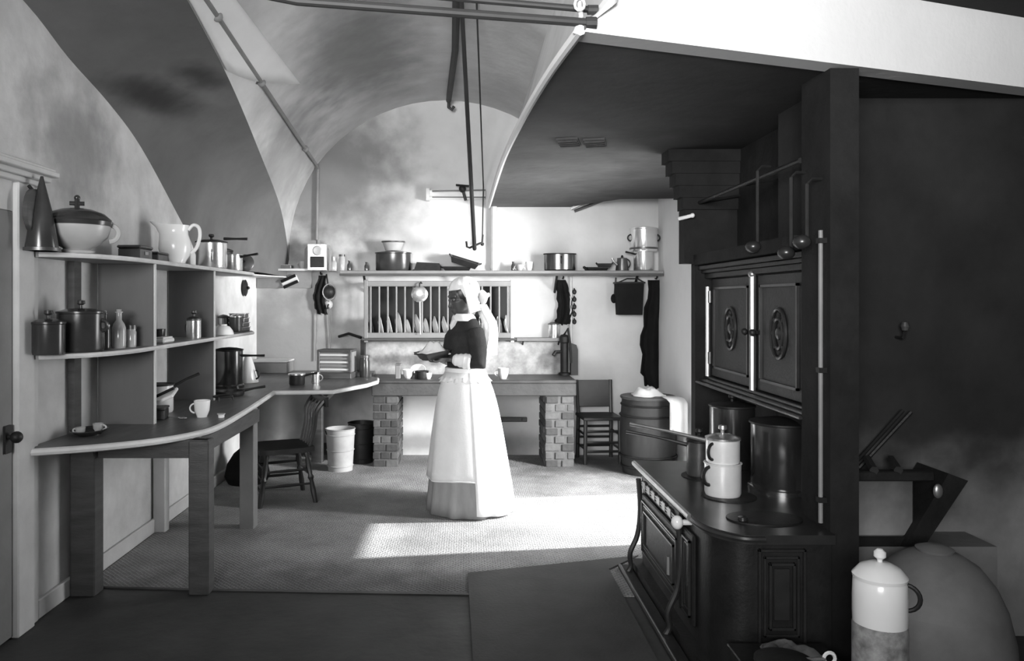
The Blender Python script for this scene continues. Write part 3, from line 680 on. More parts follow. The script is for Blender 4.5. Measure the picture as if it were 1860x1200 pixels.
# ------------------------------------------------------------------ sink of slate on brick piers
t = thing('sink', 'long dark slate sink slab on two brick piers against the back wall', 'sink', (0,0,0))
SX0, SX1, SY0, SZ = -.83, .975, 6.80, .776
b = MB(); b.box(SX0, SX1, SY0, YB, SZ-.03, SZ, .006); b.build('slab', SLAB, t, smooth=0)
b = MB()
b.box(SX0, SX1, SY0+.0, SY0+.05, SZ-.14, SZ-.03, .006); b.build('front_board', SLAB, t, smooth=0)
b = MB(); b.box(SX0, SX1, SY0+.05, YB, SZ-.14, SZ-.10, .004); b.build('trough_floor', SLAB, t, smooth=0)
proto = {}
def brick(parent, x0, x1, y0, y1, z0, z1, key, m):
    k = (key, m.name)
    if k not in proto:
        b = MB(); b.cbox((0,0,0), (x1-x0, y1-y0, z1-z0), .004); o = b.build('brick', m, parent, smooth=0); proto[k] = o.data
    else:
        o = bpy.data.objects.new('brick', proto[k]); C.objects.link(o); o.parent = parent
    o.location = ((x0+x1)/2 + random.uniform(-.003,.003), (y0+y1)/2 + random.uniform(-.004,.004), (z0+z1)/2)
    o.rotation_euler = (0, 0, random.uniform(-.012,.012)); return o
def pier(x0, x1, ms, name):
    b = MB(); b.box(x0+.008, x1-.008, SY0+.03, YB, 0, SZ-.14); core = b.build(name, MORTAR, t, smooth=0)
    wdt = x1-x0; z = 0; row = 0
    while z + .06 < SZ-.139:
        z1 = min(z+.062, SZ-.141)
        y0 = SY0+.02
        if row % 2 == 0:
            h = (wdt-.01)/2
            cols = ((x0, x0+h), (x1-h, x1))
        else:
            cols = ((x0, x0+wdt*.27), (x0+wdt*.27+.01, x1-wdt*.27-.01), (x1-wdt*.27, x1))
        for i, (a, c) in enumerate(cols):
            brick(core, a, c, y0, y0+(.105 if row % 2 == 0 else .21), z+.004, z1, (name, row % 2, i, 0), random.choice(ms))
        yy = y0 + (.115 if row % 2 == 0 else .22); k = 0
        while yy + .1 < YB:
            ln = min(.21, YB-yy-.004)
            for i, (a, c) in enumerate(((x0, x0+.1), (x1-.1, x1))):
                brick(core, a, c, yy, yy+ln, z+.004, z1, (name, row % 2, i, k+1), random.choice(ms))
            yy += ln+.01; k += 1
        z += .0705; row += 1
pier(-.82, -.60, [BRICK, BRICK, BRICKL], 'brick_pier')
pier(.70, .965, [BRICK, BRICKL, BRICKL], 'brick_pier')
# splash stone
tt = MB(); tt.loft([[(WX(656,7.33), y, SZ), (WX(1012,7.33), y, SZ), (WX(1022,7.33), y, .9), (WX(1026,7.33), y, 1.07), (WX(980,7.33), y, 1.085), (WX(656,7.33), y, 1.085)] for y in (7.335, YB)])
tag(tt.build('splash_stone', STONE, smooth=0), 'mottled stone splash panel on the wall above the sink', 'panel')
t = thing('peg_rail', 'short dark wooden rail on the wall beneath the sink', 'rail', (WX(925, 7.34), 7.37, WZ(762, 7.34)))
b = MB(); b.box(-.17, .17, -.03, 0, -.022, .022, .004); b.build('rail', WOOD_D, t, smooth=0)
for x in (-.12, .12): b = MB(); b.tube([(x,-.03,0),(x,-.06,.015)], .008, 6); b.build('peg', WOOD_D, t)

# ------------------------------------------------------------------ plate rack on the back wall
t = thing('plate_rack', 'wooden plate rack with upright bars above the sink', 'rack', (0,0,0))
RY = 7.12; rx0, rx1 = WX(661, RY), WX(934, RY); rz0, rz1 = 1.13, WZ(510, RY)
b = MB(); b.box(rx0, rx1, RY, RY+.035, rz1-.05, rz1, .004); b.build('top_rail', WOOD_P, t, smooth=0)
b = MB(); b.box(rx0, rx1, RY, RY+.035, rz0, rz0+.05, .004); b.build('bottom_rail', WOOD_P, t, smooth=0)
b = MB(); b.box(rx0-.02, rx1+.02, RY-.02, YB, rz0-.022, rz0, .004); b.build('rack_floor', WOOD_D, t, smooth=0)
for x in (rx0, rx1-.035): b = MB(); b.box(x, x+.035, RY-.004, RY+.04, rz0-.04, rz1+.01, .004); b.build('post', WOOD_L if x > 0 else WOOD_P, t, smooth=0)
for x in (rx0, rx1-.03): b = MB(); b.box(x, x+.03, RY+.04, YB, rz1-.045, rz1-.005); b.build('side_rail', WOOD_P, t, smooth=0)
NB = 17; xs = [rx0+.06+(rx1-rx0-.12)*i/(NB-1) for i in range(NB)]
bar = None
for i, x in enumerate(xs):
    if bar is None:
        b = MB(); b.tube([(0,0,rz0+.045),(0,0,rz1-.045)], .009, 8); bar = b.build('bar', WOOD_P, t); o = bar
    else: o = bar.copy(); C.objects.link(o)
    o.location = (x, RY+.017, 0)
b = MB(); b.box(rx0+.035, rx1-.035, YB-.03, YB-.005, rz0, rz1-.05); b.build('back_board', BACKB, t, smooth=0)
b = MB(); b.box(xs[-1]+.0, xs[-1]+.05, RY+.05, RY+.07, rz0+.01, rz1-.05); b.build('pale_board', WOOD_W, t, smooth=0)
b = MB(); b.box(WX(652,RY), WX(659,RY), RY+.1, YB, TZ+.0, rz0-.022); b.build('support_post', IRON, t, smooth=0)
b = MB(); b.tube([(WX(612,7.2),7.3,WZ(612,7.2)),(WX(632,7.2),7.25,WZ(606,7.2)),(WX(656,7.2),7.2,WZ(613,7.2))], .014, 6); b.build('side_bracket', IRON, t)
plates = [672,690,706,722,739,756,772,789,806,823,840,873,890,904,920]
names = ['first','second','third','fourth','fifth','sixth','seventh','eighth','ninth','tenth','eleventh','twelfth','thirteenth','fourteenth','rightmost']
sizes = [.095,.1,.105,.118,.085,.11,.09,.1,.1,.1,.095,.1,.11,.1,.105]
for i, px in enumerate(plates):
    r = sizes[i]
    lab = names[i]+(' plate from the left' if i < 14 else ' plate')+' standing on edge in the wall rack'
    t = thing('plate', lab, 'plate', (WX(px, 7.22), 7.225, rz0+.001), R(random.uniform(8, 17)*(1 if px < 850 else -1)), 'plates in the wall rack')
    lean = R(-random.uniform(7, 13))
    m = GLAZED if i == 0 else CHINA
    T = Matrix.Translation((0,0,r)) @ Euler((0, R(90)+lean, 0)).to_matrix().to_4x4()
    b = MB(); b.M = T; b.lathe([(0,-.004),(r*.6,-.004),(r*.98,.014),(r,.017),(r*.98,.019),(r*.62,.002),(0,.002)], 28); b.build('dish', m, t)
    b = MB(); b.M = T; b.lathe([(r*.5,-.004),(r*.54,-.009),(r*.58,-.004)], 24, caps=(False, False)); b.build('foot_ring', m, t)
t = thing('skimmer', 'round bright skimmer hanging upside down on the plate rack', 'skimmer', P(762, 534, 7.09))
b = MB(); b.M = Euler((R(90),0,0)).to_matrix().to_4x4(); b.lathe([(0,.012),(.05,.008),(.07,0),(.076,-.004),(.07,-.006),(.05,.002),(0,.006)], 28); b.build('bowl', TIN, t)
b = MB(); b.tube([(.003,0,-.07),(.008,.0,-.37)], [.007,.005], 6); b.build('handle', PIPEW, t)
b = MB(); b.tube([(0,0,.07),(0.0,.0,.095),(.012,.01,.11),(.02,.025,.10)], .006, 6); b.build('hook', IRON, t)

# ------------------------------------------------------------------ long shelf on the back wall
ZS = 1.755; SY = 7.14
t = thing('long_shelf', 'long dark wooden shelf along the back wall over the plate rack', 'shelf', (0,0,0))
b = MB(); b.box(-1.17, XR-.005, SY, YB, ZS-.03, ZS, .004); b.build('board', WOOD_P, t, smooth=0)
b = MB(); b.box(-1.17, XR-.005, SY-.005, SY+.02, ZS-.05, ZS-.03, .002); b.build('batten', WOOD_D, t, smooth=0)
for x in (-.95, -.02, .85, 1.6): b = MB(); b.tube([(x,YB,ZS-.2),(x,SY+.04,ZS-.04)], .012, 6); b.build('bracket', IRON, t)
t = thing('corner_shelf', 'short pale shelf in the left corner of the back wall', 'shelf', (0,0,0))
b = MB(); b.box(-1.995, -1.47, SY+.04, YB, ZS, ZS+.02, .003); b.build('board', WOOD_L, t, smooth=0)
b = MB(); b.box(-1.995, -1.47, YB-.02, YB, ZS-.16, ZS, .002); b.build('backing_rail', WOOD_P, t, smooth=0)
t = thing('scrubbing_brush', 'slanted dark scrubbing brush hanging under the corner shelf', 'brush', P(527, 511, YB-.02), 0)
b = MB(); b.M = Euler((0, R(-24), 0)).to_matrix().to_4x4(); b.box(-.08, .08, -.02, .018, -.035, .035, .006); b.build('back', WOOD_L, t, smooth=0)
for z in (-.03, .03):
    b = MB(); b.M = Euler((0, R(-24), 0)).to_matrix().to_4x4(); b.box(-.075, .075, -.035, -.02, z-.014, z+.014, .003); b.build('bristles', CLOTHD, t, smooth=0)
t = thing('loaf_tin', 'flat dark tin on the pale corner shelf', 'tin', (-1.75, 7.28, ZS+.02))
b = MB(); b.box(-.11, .11, -.05, .05, 0, .035, .006); b.build('tray', TIND, t, smooth=0)
b = MB(); b.box(-.114, .114, -.054, .054, .033, .039, .002); b.build('rim', TIN, t, smooth=0)
cup('cup', 'small pale cup on the end of the corner shelf', (-1.54, 7.27, ZS+.02), .035, .07, CHINAB)

t = thing('meter_box', 'pale metal meter box with an open dark front at the foot of the gas pipe', 'meter', (WX(577, 7.2), 7.22, ZS))
b = MB(); b.box(-.09, .09, -.06, .13, 0, .25, .006); b.build('case', TIN, t, smooth=0)
b = MB(); b.box(-.06, .07, -.075, -.058, .03, .13, .003); b.build('dark_opening', IRON, t, smooth=0)
b = MB(); b.M = Matrix.Translation((.005,-.06,.185)) @ Euler((R(90),0,0)).to_matrix().to_4x4(); b.lathe([(.0,0),(.04,0),(.045,.008),(.036,.016),(0,.014)], 20); b.build('dial', CHINAB, t)
for x in (-.11, .11): b = MB(); b.tube([(x,0,.0),(x,0,.2),(x*.8,0,.23)], .016, 8); b.build('pipe', PIPEG, t)
b = MB(); b.lathe([(.0,.25),(.02,.25),(.02,.29),(0,.29)], 10); b.build('union', PIPEG, t)
bx = WX(598, 7.25)
bottle('bottle', 'clear squat bottle right of the meter box', (WX(606,7.25), 7.25, ZS), .035, .13, GLASSL, .5, PAPER)
jar('jar', 'small glass jar between two bottles right of the meter box', (WX(621,7.25), 7.25, ZS), .03, .135, GLASSL, TIND)
bottle('bottle', 'thin black bottle left of the big black crock on the back shelf', (WX(634,7.25), 7.26, ZS), .02, .1, GLASSY, .5)
bottle('bottle', 'little black bottle standing alone by the big black crock', (WX(665,7.25), 7.26, ZS), .018, .085, GLASSY, .5)
X = WX(714, 7.25)
t = saucepan('crock', 'big glossy black crock on the back shelf', 'crock', (X, 7.26, ZS), .165, .165, GLAZED, 0, 0, GLAZED, knob=False)
t.scale = (1, .62, 1)
t = thing('bowl', 'ribbed pale bowl standing on the big black crock', 'bowl', (X, 7.26, ZS+.191))
lathe_part('body', [(0,0),(.07,0),(.078,.01),(.1,.075),(.108,.085),(.102,.085),(.072,.014),(0,.01)], GLASSL, t, 28, sy=.7)
lathe_part('rim_band', [(.104,.076),(.112,.08),(.111,.09),(.102,.088)], TIND, t, 28, sy=.7)
def roast_tin(label, loc, L, W, H, rot):
    t = thing('roasting_tin', label, 'tin', loc, rot[2], None)
    M = Euler((rot[0], rot[1], 0)).to_matrix().to_4x4()
    def ring(l, ww, z): return [(-l,-ww,z),(l,-ww,z),(l,ww,z),(-l,ww,z)]
    b = MB(); b.M = M; b.loft([ring(L*.42,W*.42,0), ring(L*.5,W*.5,H), ring(L*.53,W*.53,H), ring(L*.53,W*.53,H+.006), ring(L*.48,W*.48,H+.006), ring(L*.40,W*.40,.006)]); b.build('tray', IRON, t, smooth=0)
    for s in (-1, 1):
        b = MB(); b.M = M; b.tube([(s*L*.52,-.04,H),(s*L*.58,-.03,H+.012),(s*L*.58,.03,H+.012),(s*L*.52,.04,H)], .005, 6); b.build('handle', IRON, t)
    return t
roast_tin('black roasting tin upside down between the big crock and a tilted tin', (WX(778,7.25), 7.26, ZS+.075), .25, .18, .07, (PI, R(3), 0))
roast_tin('black roasting tin tilted against another on the back shelf', (WX(842,7.25), 7.25, ZS+.055), .27, .18, .05, (R(8), R(17), 0))
roast_tin('flat black roasting tin beneath the tilted one', (WX(830,7.25), 7.27, ZS+.005), .27, .17, .03, (0, 0, 0))
bottle('bottle', 'small black bottle on the shelf right of the white pipe', (WX(932,7.25), 7.26, ZS), .018, .09, GLASSY, .5)
cup('cup', 'left of two pale cups on the back shelf', (WX(944,7.25), 7.25, ZS), .035, .06, CHINAB)
cup('cup', 'right of two pale cups on the back shelf', (WX(961,7.25), 7.25, ZS), .035, .085, CHINA)
t = saucepan('basin', 'dark round tin with a bright streak in the middle of the back shelf', 'tin', (WX(1017,7.25), 7.255, ZS), .148, .16, COPPER); t.scale = (1, .7, 1)
lathe_part('rim_band', [(.147,.152),(.156,.154),(.156,.163),(.147,.163)], IRON, t)
handle_arc(t, .145, .07, .13, .03, .007, IRON, R(-90))
roast_tin('shallow black tin next to the coffee pots on the back shelf', (WX(1083,7.25), 7.26, ZS), .2, .17, .028, (0, 0, R(4)))
roast_tin('small black tin laid in the shallow black tin', (WX(1098,7.25), 7.26, ZS+.034), .13, .12, .03, (0, 0, R(-6)))
t = thing('coffee_pot', 'small tilted tin coffee pot beside the stacked steamer pans', 'pot', (WX(1130,7.25), 7.25, ZS), R(10))
lathe_part('body', [(0,0),(.06,0),(.062,.01),(.045,.11),(.048,.12),(0,.13)], TIND, t, 20)
b = MB(); b.tube([(-.05,0,.06),(-.085,0,.09),(-.1,0,.12)], [.014,.01,.008], 8); b.build('spout', TIN, t)
lathe_part('knob', [(0,.125),(.012,.13),(.01,.145),(0,.15)], IRON, t, 10); handle_arc(t, .045, .03, .11, .035, .006, IRON, 0)
X = WX(1170, 7.22)
t = saucepan('pan', 'bright tin saucepan carrying a steamer at the right of the back shelf', 'pan', (X, 7.245, ZS), .092, .18, TIN, R(200), .1, None, IRON)
t = saucepan('steamer', 'bright lidded tin steamer standing on a saucepan on the back shelf', 'pan', (X, 7.235, ZS+.18), .125, .21, TIN, 0, 0, TIN, knob=False)
for a in (0, PI): handle_arc(t, .12, .1, .16, .03, .007, IRON, a)
lathe_part('rim_band', [(.125,.02),(.132,.022),(.132,.036),(.125,.038)], TIND, t)

# ------------------------------------------------------------------ things hanging on the back wall
def cloth_hang(name, label, px0, px1, py0, py1, Y, m, cat='cloth', seed=1, ragged=.06, dep=.03):
    rnd = random.Random(seed); x0, x1, z1, z0 = WX(px0,Y), WX(px1,Y), WZ(py0,Y), WZ(py1,Y)
    xm = (x0+x1)/2
    t = thing(name, label, cat, (xm, YB, z1))
    n = 14; rows = []
    for k in range(13):
        f = k/12; row = []
        wd = (x1-x0)*(.75+.3*min(1, f*2.2))*(1+.12*math.sin(k*1.9+seed))
        for i in range(n+1):
            u = i/n-.5
            y = -.045-dep*.6*math.sin(u*13+seed+f*1.5)*min(1,f*3+.25)
            zz = -(z1-z0)*f*(1-ragged*rnd.random()*(f > .9))
            row.append((u*wd+.02*math.sin(f*5+seed), y, zz))
        rows.append(row)
    b = MB(); b.sheet(rows); b.build('drape', m, t, smooth=60, solid=.008)
    b = MB(); b.tube([(0,0,.015),(0,-.05,.012),(0,-.07,.03)], .008, 6); b.build('nail', IRON, t)
    return t
cloth_hang('hanging_cloth', 'narrow dark cloth hanging in the left corner by the skimming ladle', 573, 591, 500, 572, 7.3, CLOTHD, seed=2, dep=.02)
cloth_hang('hanging_cloth', 'dark cloth bunch hanging under the middle of the back shelf', 1011, 1036, 508, 592, 7.3, CLOTHD, seed=5)
cloth_hang('hanging_coat', 'long black coat hanging in the corner right of the back shelf', 1172, 1220, 508, 712, 7.25, CLOTHD, 'coat', seed=8, dep=.05)
t = thing('strainer', 'small black strainer with a pale rim hanging beside the dark cloth', 'strainer', P(598, 530, 7.33))
b = MB(); b.M = Euler((R(90),0,R(20))).to_matrix().to_4x4(); b.lathe([(0,.03),(.04,.02),(.06,0),(.055,0),(.036,.014),(0,.024)], 24); b.build('bowl', IRON, t)
b = MB(); b.M = Euler((R(90),0,R(20))).to_matrix().to_4x4(); b.tube([(.06*math.cos(a), .075*math.sin(a), 0) for a in [2*PI*i/24 for i in range(24)]], .006, 6, True); b.build('rim', TIN, t)
b = MB(); b.tube([(-.01,.0,.06),(-.03,.01,.17)], .007, 6); b.build('handle', IRON, t)
t = thing('water_tap', 'small pale tap rosette on the wall below the strainer', 'tap', P(597, 553, 7.345))
b = MB(); b.M = Euler((R(90),0,0)).to_matrix().to_4x4(); b.lathe([(0,-.02),(.035,-.02),(.04,-.005),(.02,.01),(0,.012)], 16); b.build('rosette', PIPEW, t)
b = MB(); b.tube([(0,-.01,0),(0,-.05,-.01),(0,-.055,-.04)], .008, 6); b.build('spout', IRON, t)
for i, (px, p2, y1) in enumerate(((575, 574, 655), (597, 601, 640))):
    t = thing('cord', ['left of two thin cords hanging down the wall in the left corner', 'right of two thin cords hanging down the wall in the left corner'][i], 'cord', P(px, 560, 7.345))
    b = MB(); b.tube([(0,0,.1), (.006,-.004,-.1), (WX(p2,7.345)-WX(px,7.345),0,WZ(y1,7.345)-WZ(560,7.345))], .0065, 6); b.build('cord', PIPEG, t)
    b = MB(); b.ball((0,0,.105), .014); b.build('nail', IRON, t)
for k in range(5):
    t = thing('spoon', ['topmost','second','third','fourth','lowest'][k]+' of five little ladles in a column on the wall under the shelf', 'spoon', P(1043, 530+13.5*k, 7.345), 0, 'column of little ladles')
    b = MB(); b.ball((0,-.012,0), .02, .012, .026); b.build('bowl', IRON, t)
    b = MB(); b.tube([(0,-.006,.02),(0,.005,.034)], .006, 6); b.build('handle', IRON, t)
t = thing('upright_pipe', 'thin pale pipe running from the back shelf down to the sink', 'pipe', (0,0,0))
b = MB(); b.tube([(WX(1037,7.34),7.345,SZ),(WX(1037,7.34),7.345,ZS-.05)], .014, 8); b.build('pipe', PIPEW, t)
for z in (1.0, 1.4): b = MB(); b.tube([(WX(1037,7.34),7.345,z),(WX(1037,7.34),7.345,z+.03)], .021, 8); b.build('clip', PIPEG, t)
t = thing('iron_pump', 'dark iron pump standing at the right end of the sink', 'pump', (WX(1026,7.2), 7.25, SZ))
lathe_part('barrel', [(0,0),(.055,0),(.055,.02),(.036,.03),(.036,.3),(.046,.31),(.046,.36),(.03,.38),(0,.385)], IRON, t, 16)
b = MB(); b.tube([(-.03,-.01,.22),(-.09,-.05,.22),(-.11,-.06,.19)], .016, 8); b.build('spout', IRON, t)
b = MB(); b.tube([(0,0,.38),(.03,-.03,.44),(.05,-.05,.3),(.055,-.06,.12)], .011, 8); b.build('handle', IRON, t)
t = thing('draining_board', 'tall narrow black board standing upright beside the sink end', 'board', (WX(1044,7.2), 7.28, SZ))
b = MB(); b.prism([(-.03,-.05),(.035,-.05),(.035,.05),(-.03,.05)], 0, .24); b.build('board', CHAIRM, t, smooth=0)
b = MB(); b.loft([[(-.03,y,.24),(.035,y,.24),(.02,y,.285),(-.03,y,.3)] for y in (-.05,.05)]); b.build('top_edge', CHAIRM, t, smooth=0)
t = thing('ledge', 'narrow wooden ledge on the wall right of the plate rack', 'shelf', (0,0,0))
b = MB(); b.box(WX(938,7.3), WX(1026,7.3), 7.26, YB, WZ(619,7.3), WZ(613,7.3), .003); b.build('board', WOOD_P, t, smooth=0)
for px in (950, 1015): b = MB(); b.tube([(WX(px,7.3),YB,WZ(630,7.3)),(WX(px,7.3),7.28,WZ(618,7.3))], .008, 6); b.build('bracket', IRON, t)
saucepan('tin_can', 'bright tin can on the narrow wall ledge', 'can', (WX(1006,7.3), 7.31, WZ(613,7.3)), .052, .125, TIN, 0, 0, TIND, knob=False)
t = thing('coal_hod', 'black tapered pail hanging from the right of the back shelf', 'pail', (WX(1150,7.1), 7.23, WZ(572,7.1)))
b = MB(); b.loft([[(x*(1+f*.12), y*(1+f*.12)*1.0, z) for x, y in ((-.12,-.075),(.10,-.075),(.10,.075),(-.12,.075))] for f, z in ((0,0),(1,.3))]); b.build('body', CLOTHD, t, smooth=0)
b = MB(); b.box(-.145, .125, -.09, .09, .292, .308, .004); b.build('rim', IRON, t, smooth=0)
b = MB(); b.tube([(-.13,-.08,.3),(-.05,-.1,.335),(.05,-.1,.335),(.115,-.08,.3)], .007, 6); b.build('handle', IRON, t)
t = thing('hand_brush', 'small black hand brush hanging left of the black pail', 'brush', P(1115, 542, 7.33))
b = MB(); b.ball((0,0,0), .03, .018, .045); b.build('bristles', CLOTHD, t)
b = MB(); b.tube([(.005,0,.03),(.02,0,.2)], .008, 6); b.build('handle', WOOD_D, t)

# ------------------------------------------------------------------ crockery in the sink, buckets, barrel
def bowl(label, loc, r, h, m, tilt=(0,0,0)):
    t = thing('bowl', label, 'bowl', loc); M = Euler(tilt).to_matrix().to_4x4()
    b = MB(); b.M = M; b.lathe([(0,0),(r*.5,0),(r*.8,h*.35),(r,h),(r-.006,h),(r*.76,h*.38),(r*.45,.012),(0,.01)], 24); b.build('body', m, t)
    b = MB(); b.M = M; b.lathe([(r*.42,0),(r*.45,-.0),(r*.5,.0),(r*.5,.006)], 20, caps=(False,False)); b.build('foot_ring', m, t)
    return t
bowl('white bowl at the left of the washing-up on the sink', (WX(742,6.95), 6.95, SZ), .055, .08, CHINA)
bowl('white bowl leaning on its side behind the woman\'s plates on the sink', (WX(760,7.08), 7.08, SZ+.02), .07, .07, CHINA, (R(35), 0, 0))
saucepan('pot', 'small dark pot among white bowls on the sink', 'pot', (WX(766,6.93), 6.93, SZ), .062, .07, IRON)
cup('cup', 'white cup nearest the woman among the washing-up', (WX(778,6.91), 6.91, SZ), .033, .055, CHINA, PI)
t = thing('bottle_stand', 'dark upright block left of the white bowls on the sink', 'block', (WX(723,6.95), 6.95, SZ))
b = MB(); b.box(-.02, .025, -.05, .05, 0, .12, .004); b.build('body', WOOD_P, t, smooth=0)
b = MB(); b.box(-.024, .029, -.054, .054, .12, .13, .003); b.build('cap', WOOD_P, t, smooth=0)
cup('jug', 'small white jug on the sink right of the woman', (WX(914,6.93), 6.93, SZ), .05, .095, CHINA, PI, 'jug')

def bucket(label, loc, r0, r1, h, m):
    t = thing('bucket', label, 'bucket', loc, R(20))
    lathe_part('body', [(0,0),(r0,0),(r1,h-.01),(r1+.006,h-.005),(r1+.006,h),(r1-.004,h),(r0-.005,.014),(0,.014)], m, t, 28)
    for z in (.05, .5*h, .86*h):
        rr = r0+(r1-r0)*z/h; b = MB(); b.tube([((rr+.002)*math.cos(a), (rr+.002)*math.sin(a), z) for a in [2*PI*i/28 for i in range(28)]], .005, 6, True); b.build('hoop', m, t)
    b = MB(); b.tube([(r1*math.cos(a)*1.02, -.06*math.sin(a), h-.02-.10*math.sin(a)*.9) for a in [PI*i/12 for i in range(13)]], .005, 6); b.build('handle', IRON, t)
    return t
bucket('pale tin bucket on the floor under the table end', (WX(619,6.72), 6.70, 0), .105, .125, .37, PAPER)
bucket('black bucket on the floor between the pale bucket and the sink pier', (WX(656,7.0), 7.02, 0), .1, .12, .37, IRON)
t = thing('barrel', 'dark wooden barrel in the corner by the range', 'barrel', (1.565, 6.62, 0))
lathe_part('body', [(0,0),(.215,0),(.235,.2),(.24,.33),(.235,.45),(.22,.64),(.205,.64),(.205,.6),(0,.6)], BARREL, t, 24)
n = 24
for z in (.07, .16, .5, .59):
    rr = .215+.025*math.sin(PI*z/.64); b = MB(); b.tube([((rr+.004)*math.cos(a), (rr+.004)*math.sin(a), z) for a in [2*PI*i/28 for i in range(28)]], .01, 6, True); b.build('hoop', IRON, t)
b = MB(); b.lathe([(.0,.64),(.232,.64),(.236,.65),(.232,.662),(0,.662)], 28); b.build('lid', WOOD_D, t)
def crumple(name, label, loc, rx, ry, h, m, seed, cat='cloth'):
    rnd = random.Random(seed); t = thing(name, label, cat, loc); rows = []
    N1, N2 = 10, 18; ph = [rnd.uniform(0, 6) for _ in range(6)]
    for k in range(N1+1):
        f = k/N1; row = []
        for i in range(N2+1):
            a = 2*PI*i/N2; q = 1+.18*math.sin(3*a+ph[0])+.1*math.sin(5*a+ph[1])
            z = h*(1-f*f)*(.75+.35*math.sin(4*a+ph[2]+f*5)*f+.3*math.sin(7*f+ph[3])) + .004
            row.append((rx*f*q*math.cos(a), ry*f*q*math.sin(a), max(.004, z)))
        rows.append(row)
    b = MB(); b.sheet(rows); b.build('folds', m, t, smooth=80, solid=.006)
    b = MB(); b.tube([(rx*math.cos(a)*(1+.18*math.sin(3*a+ph[0])+.1*math.sin(5*a+ph[1])), ry*math.sin(a)*(1+.18*math.sin(3*a+ph[0])+.1*math.sin(5*a+ph[1])), .006) for a in [2*PI*i/36 for i in range(36)]], .005, 6, True); b.build('hem', m, t)
    return t
crumple('cloth', 'white crumpled cloth lying on the barrel lid', (1.55, 6.6, .662), .13, .12, .075, CLOTHW, 3)
t = thing('towel', 'white towel hanging over the right side of the barrel', 'towel', (1.74, 6.42, .668))
rows = []
for k in range(9):
    f = k/8; row = []
    for i in range(11):
        u = i/10-.5
        if f < .3: p = (u*.15-.02, .06-.2*f/.3, .004)
        else: p = (u*.16-.01+.01*math.sin(9*u), -.15-.02*math.sin(u*14+1), .004-.27*(f-.3)/.7*(1+.1*u))
        row.append(p)
    rows.append(row)
b = MB(); b.sheet(rows); b.build('drape', CLOTHW, t, smooth=60, solid=.008)
b = MB(); b.tube([(u*.16-.01, -.152-.02*math.sin(u*14+1), -.262*(1+.1*u)) for u in [i/10-.5 for i in range(11)]], .007, 6); b.build('hem', CLOTHW, t)

# ------------------------------------------------------------------ chimney mass and cooking range on the right
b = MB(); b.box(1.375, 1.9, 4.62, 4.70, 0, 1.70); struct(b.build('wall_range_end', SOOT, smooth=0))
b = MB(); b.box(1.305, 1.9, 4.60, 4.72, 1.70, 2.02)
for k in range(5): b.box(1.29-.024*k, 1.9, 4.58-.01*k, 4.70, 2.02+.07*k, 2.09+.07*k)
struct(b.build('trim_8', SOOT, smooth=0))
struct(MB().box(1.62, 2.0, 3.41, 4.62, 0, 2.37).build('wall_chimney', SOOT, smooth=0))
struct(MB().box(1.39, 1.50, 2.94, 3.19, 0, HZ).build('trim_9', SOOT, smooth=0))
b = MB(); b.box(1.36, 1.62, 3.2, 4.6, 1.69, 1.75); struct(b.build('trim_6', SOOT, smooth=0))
t = thing('white_peg', 'short white peg sticking out of the dark chimney side', 'peg', P(1236, 396, 4.57))
b = MB(); b.tube([(0,.03,0),(.03,-.01,.005),(.06,-.03,.012)], .011, 8); b.build('shaft', WOOD_W, t)
b = MB(); b.ball((.062,-.031,.0125), .014); b.build('tip', WOOD_W, t)
for i, (px, y1) in enumerate(((1376, 440), (1437, 450), (1466, 430))):
    Y = 1.33*F/(px-CX); t = thing('ladle', ['left','middle','right'][i]+' of three dark ladles hanging above the warming closet', 'ladle', (1.33, Y, WZ(310+12*i, Y)), 0, 'ladles above the warming closet')
    ln = (y1-310-12*i)*Y/F
    b = MB(); b.tube([(0,0,0),(0,0,-ln)], .007, 6); b.build('handle', IRONP, t)
    b = MB(); b.ball((-.02,0,-ln-.02), .035, .035, .028); b.build('bowl', IRONP, t)
    b = MB(); b.tube([(0,0,0),(.02,0,.02),(.06,0,.02)], .006, 6); b.build('hook', IRON, t)
b = MB(); b.tube([(1.39,3.2,2.06),(1.39,4.6,2.06)], .012, 8)
t = thing('pot_rail', 'dark iron rail over the warming closet', 'rail', (0,0,0)); b.build('rail', IRON, t)
for y in (3.25, 3.9, 4.55): b = MB(); b.tube([(1.39,y,2.06),(1.63,y,2.1)], .008, 6); b.build('bracket', IRON, t)

# range body
t = thing('cooking_range', 'black cast iron cooking range with panelled oven front', 'range', (0,0,0))
x0, x1, y0, y1, zt = .96, 1.62, 3.17, 4.19, .60
def prof_corner(off=0):
    pts = [(x1, y1+off), (x0-off, y1+off), (x0-off, y0)]
    c = smooth_pts([(x0-off, y0, 0), (.965-off*.6, 3.03-off*.6, 0), (1.03, 2.935-off, 0), (1.12, 2.92-off, 0)], 5)
    return pts + [(p.x, p.y) for p in c[1:]] + [(1.385, 2.92-off), (1.385, 3.15), (x1, 3.19)]
b = MB(); b.prism(prof_corner(0), .06, zt-.035); b.build('body', IRON, t, smooth=30)
b = MB(); b.prism(prof_corner(.035), zt-.035, zt); b.build('top_plate', IRONP, t, smooth=30)
e = prof_corner(.035)[1:-3]
b = MB(); b.tube([(x-.002, y, zt-.012) for x, y in e[:2]], .014, 8); b.build('edge_rail_and_highlight', IRONB, t)  # bright tube paints the highlight along the front edge
b = MB(); b.tube([(x, y-.002, zt-.015) for x, y in e[2:]], .012, 8); b.build('edge_rail_and_highlight', IRONP, t)
b = MB(); b.prism(prof_corner(.05), 0, .06); b.build('plinth', IRON, t, smooth=30)
